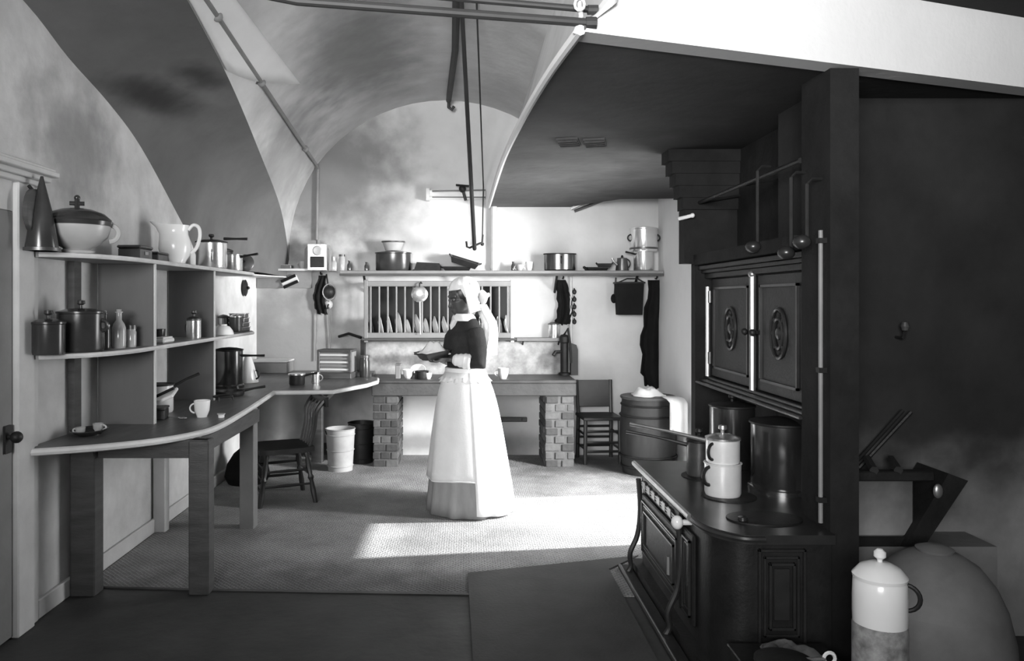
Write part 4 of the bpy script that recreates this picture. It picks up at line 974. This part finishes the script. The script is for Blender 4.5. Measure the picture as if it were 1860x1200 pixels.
# front face (looks to -x)
def fpanel(ya, yb, za, zb, parent, name='oven_door', depth=.018, m=IRON):
    b = MB(); b.box(x0-depth, x0, ya, yb, za, zb, .006); d = b.build(name, m, parent, smooth=0)
    for k, (ins, dd) in enumerate(((.03,.010),(.05,.004),(.075,.012))):
        if yb-ya > 2.4*ins and zb-za > 2.4*ins:
            b = MB()
            for q in ((ya+ins, yb-ins, za+ins, za+ins+.008), (ya+ins, yb-ins, zb-ins-.008, zb-ins), (ya+ins, ya+ins+.008, za+ins, zb-ins), (yb-ins-.008, yb-ins, za+ins, zb-ins)):
                b.box(x0-depth-dd, x0-depth, *q)
            b.build('moulding', IRONP, d, smooth=0)
    return d
fpanel(3.40, 4.13, .47, .55, t, 'draught_panel')
d = fpanel(3.40, 4.13, .12, .45, t)
b = MB(); b.tube([(x0-.05, 3.46, .33), (x0-.05, 3.46, .25)], .009, 8); b.build('handle', IRONB, d)
fpanel(3.20, 3.37, .12, .5, t, 'ash_door')
b = MB(); b.ball((x0-.06, 3.28, .535), .026, .026, .03); b.tube([(x0,3.28,.535),(x0-.05,3.28,.535)], .012, 8); b.build('white_knob', CHINA, t)
for y in (3.37, 4.15):
    b = MB(); b.tube(smooth_pts([(x0-.03,y,.52),(x0-.02,y,.36),(x0-.035,y,.22),(x0-.075,y,.12),(x0-.07,y,.05),(x0-.1,y,.0)], 4), [.014]*21, 8); b.build('leg', IRONP, t)
for k in range(6):
    b = MB(); b.box(x0-.03, x0-.018, 3.5+.1*k, 3.56+.1*k, .49, .53, .002); b.build('draught_slot', IRONP, t, smooth=0)
# near end panel (looks to the camera)
for k, (ins, dd) in enumerate(((0,.016),(.022,.010),(.04,.018))):
    xa, xb, za, zb = 1.105+ins, 1.285-ins, .17+ins*1.6, .54-ins*1.3; b = MB()
    for q in ((xa, xb, za, za+.01), (xa, xb, zb-.01, zb), (xa, xa+.01, za, zb), (xb-.01, xb, za, zb)): b.box(q[0], q[1], 2.92-dd, 2.921, q[2], q[3], .002)
    b.build('moulding', IRONP, t, smooth=0)
b = MB(); b.box(1.165, 1.225, 2.908, 2.921, .27, .465, .003); b.build('end_panel', IRONP, t, smooth=0)
for (cx, cy, r) in ((1.18,3.46,.12),(1.2,3.85,.12)):
    b = MB(); b.lathe([(0,zt),(r,zt),(r,zt+.004),(r-.008,zt+.006),(0,zt+.006)], 28, (cx,cy,0)); b.build('hot_plate', IRON, t)
b = MB(); b.lathe([(.0,zt),(.15,zt),(.15,zt+.006),(.13,zt+.008),(0,zt+.008)], 28, (1.2,3.1,0), 1, .7); b.build('boiler_lid', IRON, t)
b = MB(); b.lathe([(0,zt),(.02,zt),(.018,zt+.02),(0,zt+.024)], 12, (1.1,3.06,0)); b.build('boiler_knob', IRONP, t)
b = MB(); b.box(.84, .905, 2.9, 4.25, 0, .025, .005); b.build('hearth_curb', IRON, t, smooth=0)
b = MB(); b.tube([(.845,2.9,.028),(.845,4.23,.028)], .008, 8); b.build('curb_rail', IRONP, t)

# warming closet above the range
t = thing('warming_closet', 'black two-door warming closet with oval rosettes above the range', 'cabinet', (0,0,0))
WXF, wy0, wy1, wz0, wz1 = 1.45, 3.18, 4.60, 1.01, 1.67
b = MB(); b.box(WXF+.02, 1.61, wy0+.02, wy1, wz0+.02, wz1-.01, .006); b.build('carcass', IRON, t, smooth=0)
b = MB()
for d, z0, z1 in ((.075,.985,1.0),(.05,1.0,1.015),(.025,1.015,1.03)): b.box(WXF-d, 1.61, wy0, wy1+.02, z0, z1, .004)
b.build('bottom_moulding', IRONP, t, smooth=0)
b = MB()
for d, z0, z1 in ((.02,1.61,1.64),(.04,1.64,1.66),(.06,1.66,1.685)): b.box(WXF-d, 1.61, wy0, wy1+.02, z0, z1, .004)
b.build('cornice', IRON, t, smooth=0)
ym = 3.86
for (ya, yb, hs) in ((3.30, ym-.03, 1), (ym+.03, 4.54, -1)):
    b = MB(); b.box(WXF, WXF+.022, ya, yb, 1.035, 1.605, .004); dd = b.build('door', IRON, t, smooth=0)
    b = MB()
    for q in ((ya+.05,yb-.05,1.085,1.097),(ya+.05,yb-.05,1.543,1.555),(ya+.05,ya+.062,1.085,1.555),(yb-.062,yb-.05,1.085,1.555)): b.box(WXF-.012, WXF, *q)
    b.build('moulding', IRONP, dd, smooth=0)
    yc = (ya+yb)/2
    b = MB()
    for rr in (1.0, .6): b.tube([(WXF-.006, yc+.085*rr*math.cos(a), 1.325+.115*rr*math.sin(a)) for a in [2*PI*i/24 for i in range(24)]], .008, 6, True)
    b.ball((WXF-.004, yc, 1.325), .012, .03, .03)
    for k in range(8):
        a = 2*PI*k/8; b.ball((WXF-.003, yc+.065*math.cos(a), 1.325+.088*math.sin(a)), .01, .012, .012, 6, 4)
    b.build('rosette', IRONP, dd)
    yh = ym-.055 if hs == 1 else ym+.055
    b = MB(); b.ball((WXF-.035, yh, 1.32), .018); b.tube([(WXF,yh,1.32),(WXF-.03,yh,1.32)], .008, 6); b.build('door_knob', IRON, dd)
    for z in (1.14, 1.5):
        y = ya-.012 if hs == 1 else yb+.012
        b = MB(); b.tube([(WXF-.008,y,z-.035),(WXF-.008,y,z+.035)], .013, 8); b.build('hinge', IRONP, dd)
b = MB(); b.tube([(WXF-.015,ym,1.03),(WXF-.015,ym,1.61)], .016, 8); b.ball((WXF-.016,ym,1.61), .02); b.build('centre_rod', IRONB, t)
b = MB(); b.tube([(WXF-.012,4.58,1.03),(WXF-.012,4.58,1.56)], .014, 8); b.build('corner_rod', IRONB, t)
b = MB(); b.box(WXF-.012, WXF+.03, wy0+.005, wy0+.045, 1.03, 1.685, .006); b.build('corner_post_lit_strip', POST_LIT, t, smooth=0)  # grey strip paints the light on the near post
t = thing('flue_pipe', 'thin pale vertical pipe on the chimney pier beside the closet', 'pipe', (0,0,0))
b = MB(); b.tube([(1.372,2.98,zt+.02),(1.372,2.98,1.75)], .0085, 8); b.build('pipe', PIPEG, t)
for z in (.7, 1.2, 1.7): b = MB(); b.box(1.36, 1.39, 2.965, 2.995, z, z+.02); b.build('clip', IRON, t, smooth=0)

# pots on the range
zp = zt+.0065
t = saucepan('double_boiler', 'lower bright tin pan of the double boiler on the range', 'pan', (1.157, 3.47, zp), .08, .145, TINB, R(160), 0, None)
handle_arc(t, .077, .05, .13, .035, .008, IRON, R(205))
t = saucepan('double_boiler', 'upper bright tin pan of the double boiler with lid and long handle', 'pan', (1.157, 3.47, zp+.145), .074, .105, TINB, R(148), .36, TIN, IRONB, rise=.045)
handle_arc(t, .072, .02, .09, .03, .007, IRON, R(215))
saucepan('saucepan', 'slim tin saucepan with a long handle behind the double boiler', 'pan', (1.17, 3.86, zp), .062, .17, TIND, R(160), .3, IRON, IRONP, rise=.05)
saucepan('stock_pot', 'tall dark stock pot under the far door of the warming closet', 'pot', (1.41, 4.08, zt), .115, .32, COPPER, 0, 0, IRON)
t = saucepan('boiler_pot', 'big dark boiler with a bright streak under the near closet door', 'pot', (1.47, 3.58, zt), .14, .31, COPPER, 0, 0, IRON, knob=False)
lathe_part('base_ring', [(.14,0),(.152,0),(.152,.02),(.14,.026)], COPPER, t, 28)

# ------------------------------------------------------------------ dark corner right of the range
t = thing('trough', 'dark iron trough with a sloping end in the shadowed corner', 'trough', (0,0,0))
YT = 3.2
b = MB(); b.box(1.53, 1.86, YT, 3.38, .50, .74, .006); b.build('front_panel', SOOTW, t, smooth=0)
b = MB(); b.box(1.52, 1.93, YT-.03, YT+.02, .735, .775, .005); b.build('rim', IRON, t, smooth=0)
b = MB(); b.loft([[(1.80,y,.47),(1.88,y,.47),(2.06,y,.74),(1.98,y,.77)] for y in (YT-.04,3.38)]); b.build('sloping_end', IRON, t, smooth=0)
b = MB(); b.box(1.53, 1.9, YT-.01, 3.38, .46, .50, .004); b.build('base', IRON, t, smooth=0)
for k in range(3):
    b = MB(); b.tube([(1.58+.1*k,YT-.03,.78),(1.62+.1*k,YT+.1,.80)], .018, 6); b.build('bar', IRONP, t)
b = MB(); b.ball((1.93,YT-.05,.70), .02, .012, .03); b.build('glint_bead', IRONB, t)  # bright bead painted in as a small highlight
b = MB(); b.box(1.53, 2.2, 3.19, 3.4, 0, .46); struct(b.build('trim_7', CEMENT, smooth=0))
t = thing('pipe_pair', 'two thin dark pipes slanting across the shadowed alcove', 'pipe', (0,0,0))
b = MB(); b.tube([P(1545,850,3.35), P(1640,745,3.35)], .008, 6); b.build('pipe', SOOT, t)
b = MB(); b.tube([P(1560,850,3.35), P(1655,748,3.35)], .008, 6); b.build('pipe', IRON, t)
t = thing('lamp_bracket', 'small dim lamp bracket on the black alcove wall', 'lamp', P(1632, 600, 3.38))
b = MB(); b.tube([(0,.02,-.03),(0,-.04,-.03),(0,-.05,0)], .007, 6); b.build('arm', IRON, t)
lathe_part('globe', [(0,0),(.012,.002),(.018,.02),(.012,.038),(0,.042)], TIND, t, 12, (0,-.05,0))
t = thing('washing_copper', 'big grey cement copper with a domed shoulder beside the range', 'copper', (1.74, 2.86, 0))
lathe_part('base', [(0,0),(.262,0),(.26,.16),(.252,.26),(.23,.36)], CEMENT, t, 40)
lathe_part('dome', [(.23,.36),(.195,.44),(.145,.505),(.09,.54),(.04,.555),(0,.557)], CEMENT, t, 40)
lathe_part('lid', [(.0,.545),(.06,.55),(.065,.56),(.04,.57),(0,.574)], CEMENT, t, 28)
t = thing('enamel_jar', 'tall white enamel jar with a knobbed lid, shade painted below, beside the range', 'jar', (1.30, 2.42, 0))
lathe_part('body', [(0,.47),(.078,.47),(.079,.5),(.079,.55),(.077,.60),(.07,.612),(0,.612)], CHINA, t, 28)
lathe_part('base', [(0,0),(.078,0),(.08,.01),(.08,.46),(.078,.47),(0,.47)], JAR_SHADE, t, 28)  # mottled grey puts shade below the sunlit part into the colour
lathe_part('lid', [(.078,.608),(.08,.618),(.058,.645),(.03,.657),(0,.66)], CHINA, t, 28)
lathe_part('knob', [(0,.655),(.008,.66),(.008,.667),(.018,.676),(.018,.69),(.008,.7),(0,.701)], CHINA, t, 14)
handle_arc(t, .07, .52, .6, .04, .007, IRON, R(-30))

# hearth block, ash and pan near the camera
t = thing('hearth_block', 'low black iron block on the floor against the near end of the range', 'block', (0,0,0))
b = MB(); b.box(.98, 1.32, 2.64, 2.86, 0, .19, .008); b.build('body', IRON, t, smooth=0)
b = MB(); b.box(.97, 1.33, 2.63, 2.87, .19, .205, .004); b.build('top_plate', IRON, t, smooth=0)
crumple('floor_cloth', 'grey crumpled floor cloth on the low block by the range end', (1.15, 2.76, .205), .1, .075, .05, ASH, 11)
t = saucepan('stew_pot', 'dark lidded pan with a pale ring handle on the floor before the range', 'pot', (1.03, 2.49, .0), .09, .31, IRON, R(0), 0, IRON, knob=False)
b = MB(); b.tube([(.07,0,.318),(.13,0.0,.322)], .008, 6); b.build('handle', TIN, t)
b = MB(); b.tube([(.145+.018*math.cos(a), .0, .324+.018*math.sin(a)) for a in [2*PI*i/14 for i in range(14)]], .006, 6, True); b.build('ring', CHINA, t)

# ------------------------------------------------------------------ the cook
def remeshed(b, name, m, parent, voxel=.008, it=3):
    me = bpy.data.meshes.new('tmp'); bmesh.ops.recalc_face_normals(b.bm, faces=b.bm.faces); b.bm.to_mesh(me); b.bm.free()
    o = bpy.data.objects.new('tmp', me); C.objects.link(o)
    md = o.modifiers.new('r', 'REMESH'); md.mode = 'VOXEL'; md.voxel_size = voxel; md.use_smooth_shade = True
    sm = o.modifiers.new('s', 'SMOOTH'); sm.factor = .5; sm.iterations = it
    dg = bpy.context.evaluated_depsgraph_get(); dg.update()
    m2 = bpy.data.meshes.new_from_object(o.evaluated_get(dg)); m2.name = name
    bpy.data.objects.remove(o); bpy.data.meshes.remove(me)
    m2.materials.clear(); m2.materials.append(m)
    for p in m2.polygons: p.use_smooth = True
    q = bpy.data.objects.new(name, m2); C.objects.link(q); q.parent = parent
    return q
def ell_rings(secs, n=28, fold=None):
    out = []
    for (z, rx, ry, cx, cy) in secs:
        ring = []
        for i in range(n):
            a = 2*PI*i/n; k = 1.0 + (fold(z, a) if fold else 0)
            ring.append((cx+rx*k*math.cos(a), cy+ry*k*math.sin(a), z))
        out.append(ring)
    return out
cook = thing('person', 'woman in white cap and long white apron holding a dark pan, standing mid-floor', 'person', (0.0, 5.45, 0), R(112))
# body: +y is her front
HEAD = Matrix.Translation((0, .03, 1.49)) @ Euler((R(-14), 0, R(6))).to_matrix().to_4x4()
b = MB()
b.loft(ell_rings([(.80,.13,.10,0,0),(.9,.165,.125,0,0),(.98,.125,.105,0,.005),(1.05,.122,.102,0,.01),(1.15,.148,.122,0,.018),(1.23,.155,.112,0,.012),(1.29,.15,.085,0,0),(1.325,.105,.065,0,0),(1.35,.055,.055,0,.008),(1.41,.047,.05,0,.018)]))
for s in (-1, 1):
    b.tube([(s*.08,0,.86),(s*.085,.01,.5),(s*.085,0,.1),(s*.085,.0,.05)], [.085,.06,.038,.036], 12)
    b.tube([(s*.085,-.03,.035),(s*.085,.06,.035),(s*.088,.17,.028)], [.034,.04,.03], 10)
    sh, el, wr_ = Vector((s*.155,0,1.275)), Vector((s*.215,-.015,1.05)), Vector((s*.115,.15,1.075))
    b.tube([sh, sh.lerp(el,.5), el, el.lerp(wr_,.5), wr_], [.052,.044,.038,.034,.024], 12)
    pal = wr_ + Vector((-s*.02,.05,-.002))
    b.loft([[pal+Vector((-s*.0+dx*.034*(1-.1*k), -.045+k*.085, dz*.013)) for dx, dz in ((-1,-1),(1,-1),(1,1),(-1,1))] for k in (0,1)])
    for f in range(4):
        bx = (-.028+.0185*f)*s; ln = (.06,.068,.064,.05)[f]
        p0 = pal + Vector((bx,.036,-.003)); p1 = p0+Vector((-s*.004,ln*.5,-.008)); p2 = p1+Vector((-s*.004,ln*.34,.002)); p3 = p2+Vector((0,ln*.2,.010))
        b.tube([p0,p1,p2,p3], [.0095,.009,.0085,.007], 8)
    th = pal+Vector((-s*.03,-.02,.004)); b.tube([th, th+Vector((-s*.022,.024,.018)), th+Vector((-s*.026,.055,.026))], [.012,.0105,.008], 8)
b.M = HEAD
b.ball((0,-.008,.03), .074, .092, .092, 20, 14)
b.loft([[(x*.058*k, .03+y*.06*k, z) for x, y in [(math.cos(2*PI*i/16), math.sin(2*PI*i/16)) for i in range(16)]] for z, k in ((-.108,.45),(-.09,.8),(-.05,1.02),(0,1.12))])
b.tube([(0,-.02,-.06),(0,-.025,-.13)], [.048,.05], 12)
b.tube([(0,.083,.02),(0,.1,-.012),(0,.108,-.03),(0,.09,-.038)], [.008,.011,.015,.01], 8)
b.tube([(-.05,.066,.034),(-.02,.085,.036),(0,.083,.03),(.02,.085,.036),(.05,.066,.034)], .011, 8)
b.tube([(-.022,.085,-.062),(0,.096,-.058),(.022,.085,-.062)], .007, 6); b.tube([(-.02,.084,-.074),(0,.094,-.073),(.02,.084,-.074)], .008, 6)
for s in (-1, 1): b.ball((s*.075,-.01,-.005), .012, .02, .03)
b.ball((0,.072,-.1), .022, .018, .016)
body = remeshed(b, 'body', SKIN, cook, .006, 2)
for s in (-1, 1):
    q = MB(); q.M = HEAD; q.ball((s*.03,.078,.012), .013, .011, .009); q.build('eye', SKINH, cook)
    q = MB(); q.M = HEAD; q.ball((s*.03,.088,.012), .0055, .004, .0055); q.build('pupil', CHAIRM, cook)
b = MB(); b.M = HEAD   # hair under the cap
b.ball((0,-.018,.035), .082, .095, .098, 18, 12); hair = b.build('hair', CHAIRM, cook)
# bodice with sleeves
b = MB()
b.loft(ell_rings([(.95,.142,.122,0,.005),(1.05,.14,.12,0,.012),(1.15,.165,.14,0,.02),(1.23,.172,.13,0,.014),(1.29,.165,.1,0,0),(1.335,.115,.078,0,0),(1.37,.068,.066,0,.01)]))
for s in (-1, 1):
    sh, el, wr_ = Vector((s*.155,0,1.275)), Vector((s*.22,-.018,1.05)), Vector((s*.125,.13,1.07))
    b.tube([sh, sh.lerp(el,.35)+Vector((s*.01,0,0)), sh.lerp(el,.7), el, el.lerp(wr_,.45)], [.065,.066,.06,.055,.048], 14)
remeshed(b, 'bodice', SHAWL, cook, .009, 3)
for s in (-1, 1):      # white cuffs
    el, wr_ = Vector((s*.22,-.018,1.05)), Vector((s*.115,.15,1.075))
    b = MB(); b.tube([el.lerp(wr_,q) for q in (.28,.32,.38,.46,.54,.62,.7,.78,.86,.92,.96)], [.03,.05,.056,.052,.055,.047,.049,.041,.042,.034,.026], 16); b.build('sleeve_cuff', CLOTHW, cook)
b = MB(); b.loft(ell_rings([(1.335,.11,.085,0,.01),(1.365,.082,.08,0,.016),(1.385,.062,.066,0,.02),(1.375,.06,.062,0,.018)]), True, (False, False)); b.tube([(-.03,.09,1.345),(0,.1,1.30),(.012,.1,1.26)], [.02,.022,.008], 8); b.build('collar', CLOTHW, cook)
# skirt
fold = lambda z, a: (.035*math.sin(11*a+.6)+.018*math.sin(19*a))*max(0, (1.0-z))**1.2
SK = [(.012,.30,.30,0,-.03),(.1,.293,.292,0,-.028),(.3,.268,.262,0,-.02),(.55,.235,.225,0,-.01),(.75,.205,.19,0,-.002),(.88,.175,.155,0,.003),(.95,.147,.127,0,.005),(.985,.135,.115,0,.006)]
b = MB(); rr = ell_rings(SK, 88, fold); b.loft(rr, True, (False, True)); b.build('skirt', SKIRT, cook, smooth=60, solid=.006)
# apron wraps the front and her left side; lower hem at knee height in front
def apron(a0, a1, zlo, zhi, off, nm, m):
    n = 44; rows = []
    for k in range(15):
        f = k/14; z = zlo+(zhi-zlo)*f
        for q in range(len(SK)-1):
            if SK[q][0] <= z <= SK[q+1][0]:
                u = (z-SK[q][0])/(SK[q+1][0]-SK[q][0]); rx, ry, cy = [SK[q][j]+(SK[q+1][j]-SK[q][j])*u for j in (1,2,4)]; break
        row = []
        for i in range(n+1):
            a = a0+(a1-a0)*i/n; kk = 1+.6*fold(z, a)+.012*math.sin(7*a+z*3)
            row.append(((rx+off)*kk*math.cos(a), cy+(ry+off)*kk*math.sin(a), z+.012*math.sin(3*a)*(1-f)))
        rows.append(row)
    b = MB(); b.sheet(rows); o = b.build(nm, m, cook, smooth=70, solid=.005)
    return rows
rows = apron(R(-25), R(205), .25, .98, .022, 'apron', CLOTHW)
b = MB(); b.tube(rows[0], .006, 6); b.build('apron_hem', CLOTHW, cook)
apron(R(166), R(340), .03, .98, .026, 'back_panel_or_lit_skirt', CLOTHW)  # white sheet paints the sunlit side of the grey skirt
b = MB(); b.loft(ell_rings([(.96,.152,.132,0,.006),(.968,.158,.138,0,.006),(1.005,.155,.135,0,.008),(1.01,.148,.128,0,.008)], 40), True, (False, False)); b.build('waistband', CLOTHW, cook, solid=.004)
# frill at the waist
ring1 = [(( .15+.0*i)*math.cos(2*PI*i/72), .006+.13*math.sin(2*PI*i/72), .965) for i in range(73)]
ring2 = [((.19+.018*math.sin(i*1.7))*math.cos(2*PI*i/72), .006+(.17+.018*math.sin(i*1.7))*math.sin(2*PI*i/72), .915+.008*math.sin(i*1.1)) for i in range(73)]
b = MB(); b.sheet([ring1, ring2]); b.build('waist_frill', CLOTHW, cook, smooth=70, solid=.004)
# cap
b = MB(); b.M = HEAD
rows = []
for k in range(11):
    ph = k/10*PI*.62; row = []
    for i in range(37):
        a = R(-75)+R(330)*0+ (2*PI)*i/36
        puff = 1+.035*math.sin(9*a)*math.sin(ph)
        x, y, z = .098*math.sin(ph)*math.cos(a)*puff, -.03+.112*math.sin(ph)*math.sin(a)*puff, .05+.102*math.cos(ph)*puff
        # open the face
        if y > .02 and z < .085: z = .085+(z-.085)*.12; y = min(y, .088)
        row.append((x, y, z))
    rows.append(row)
b.sheet(rows); b.build('cap', CLOTHW, cook, smooth=70, solid=.005)
b = MB(); b.M = HEAD
for s in (-1, 1):
    b.loft([[(s*(.088+.008*(1-f)), -.07+.085*u, .09-.19*f+.02*math.sin(u*9)) for u in [i/8 for i in range(9)]] + [(s*(.098+.012*f), -.07+.085*u, .09-.19*f) for u in [i/8 for i in range(8,-1,-1)]] for f in [k/6 for k in range(7)]])
b.build('cap_lappet', CLOTHW, cook, smooth=70)
b = MB(); b.M = HEAD
for s in (-1, 1):
    b.loft([[(s*(.01+.085*f), -.135-.012*math.cos(a)-.03*f, -.03+.018*f+(.015+.04*math.sin(PI*min(f+.15,1)))*math.sin(a)) for a in [2*PI*i/10 for i in range(10)]] for f in [k/6 for k in range(7)]])
b.ball((0,-.137,-.03), .018); b.build('bow', CLOTHW, cook, smooth=60)
b = MB()
for s, x0_, ln in ((1,.03,.40),(-1,-.03,.36)):
    rows = []
    for k in range(12):
        f = k/11; cx_ = x0_*(1+1.2*f)+.008*math.sin(f*9); y = -.118-.05*min(1,f*3)-.02*math.sin(f*3)
        rows.append([(cx_+u*.035, y+s*u*(.06+.03*f)-.008*math.sin(u*5), 1.45-ln*f) for u in (-.5,-.25,0,.25,.5)])
    b.sheet(rows)
b.build('cap_ribbon', CLOTHW, cook, smooth=70, solid=.006)
# pan and cloth she holds (world coordinates from her hands)
def her(p): return Matrix.Translation(cook.location) @ Euler((0,0,R(112))).to_matrix().to_4x4() @ Vector(p)
t = thing('held_pan', 'dark oblong pan held in both hands by the woman', 'pan', her((0,.245,1.078)), R(112))
def ring(l, ww, z): return [(-l,-ww,z),(l,-ww,z),(l,ww,z),(-l,ww,z)]
b = MB(); b.M = Euler((R(-9),0,0)).to_matrix().to_4x4()
b.loft([ring(.10,.065,0), ring(.125,.085,.045), ring(.132,.092,.045), ring(.132,.092,.05), ring(.12,.08,.05), ring(.098,.063,.006)]); b.build('tray', CHAIRM, t, smooth=0)
b = MB(); b.M = Euler((R(-9),0,0)).to_matrix().to_4x4(); b.tube([(-.03,.09,.045),(-.025,.12,.05),(.025,.12,.05),(.03,.09,.045)], .006, 6); b.build('handle', CHAIRM, t)
crumple('tea_towel', 'white tea towel heaped in the pan the woman holds', her((0,.23,1.105)), .10, .085, .08, CLOTHW, 5)
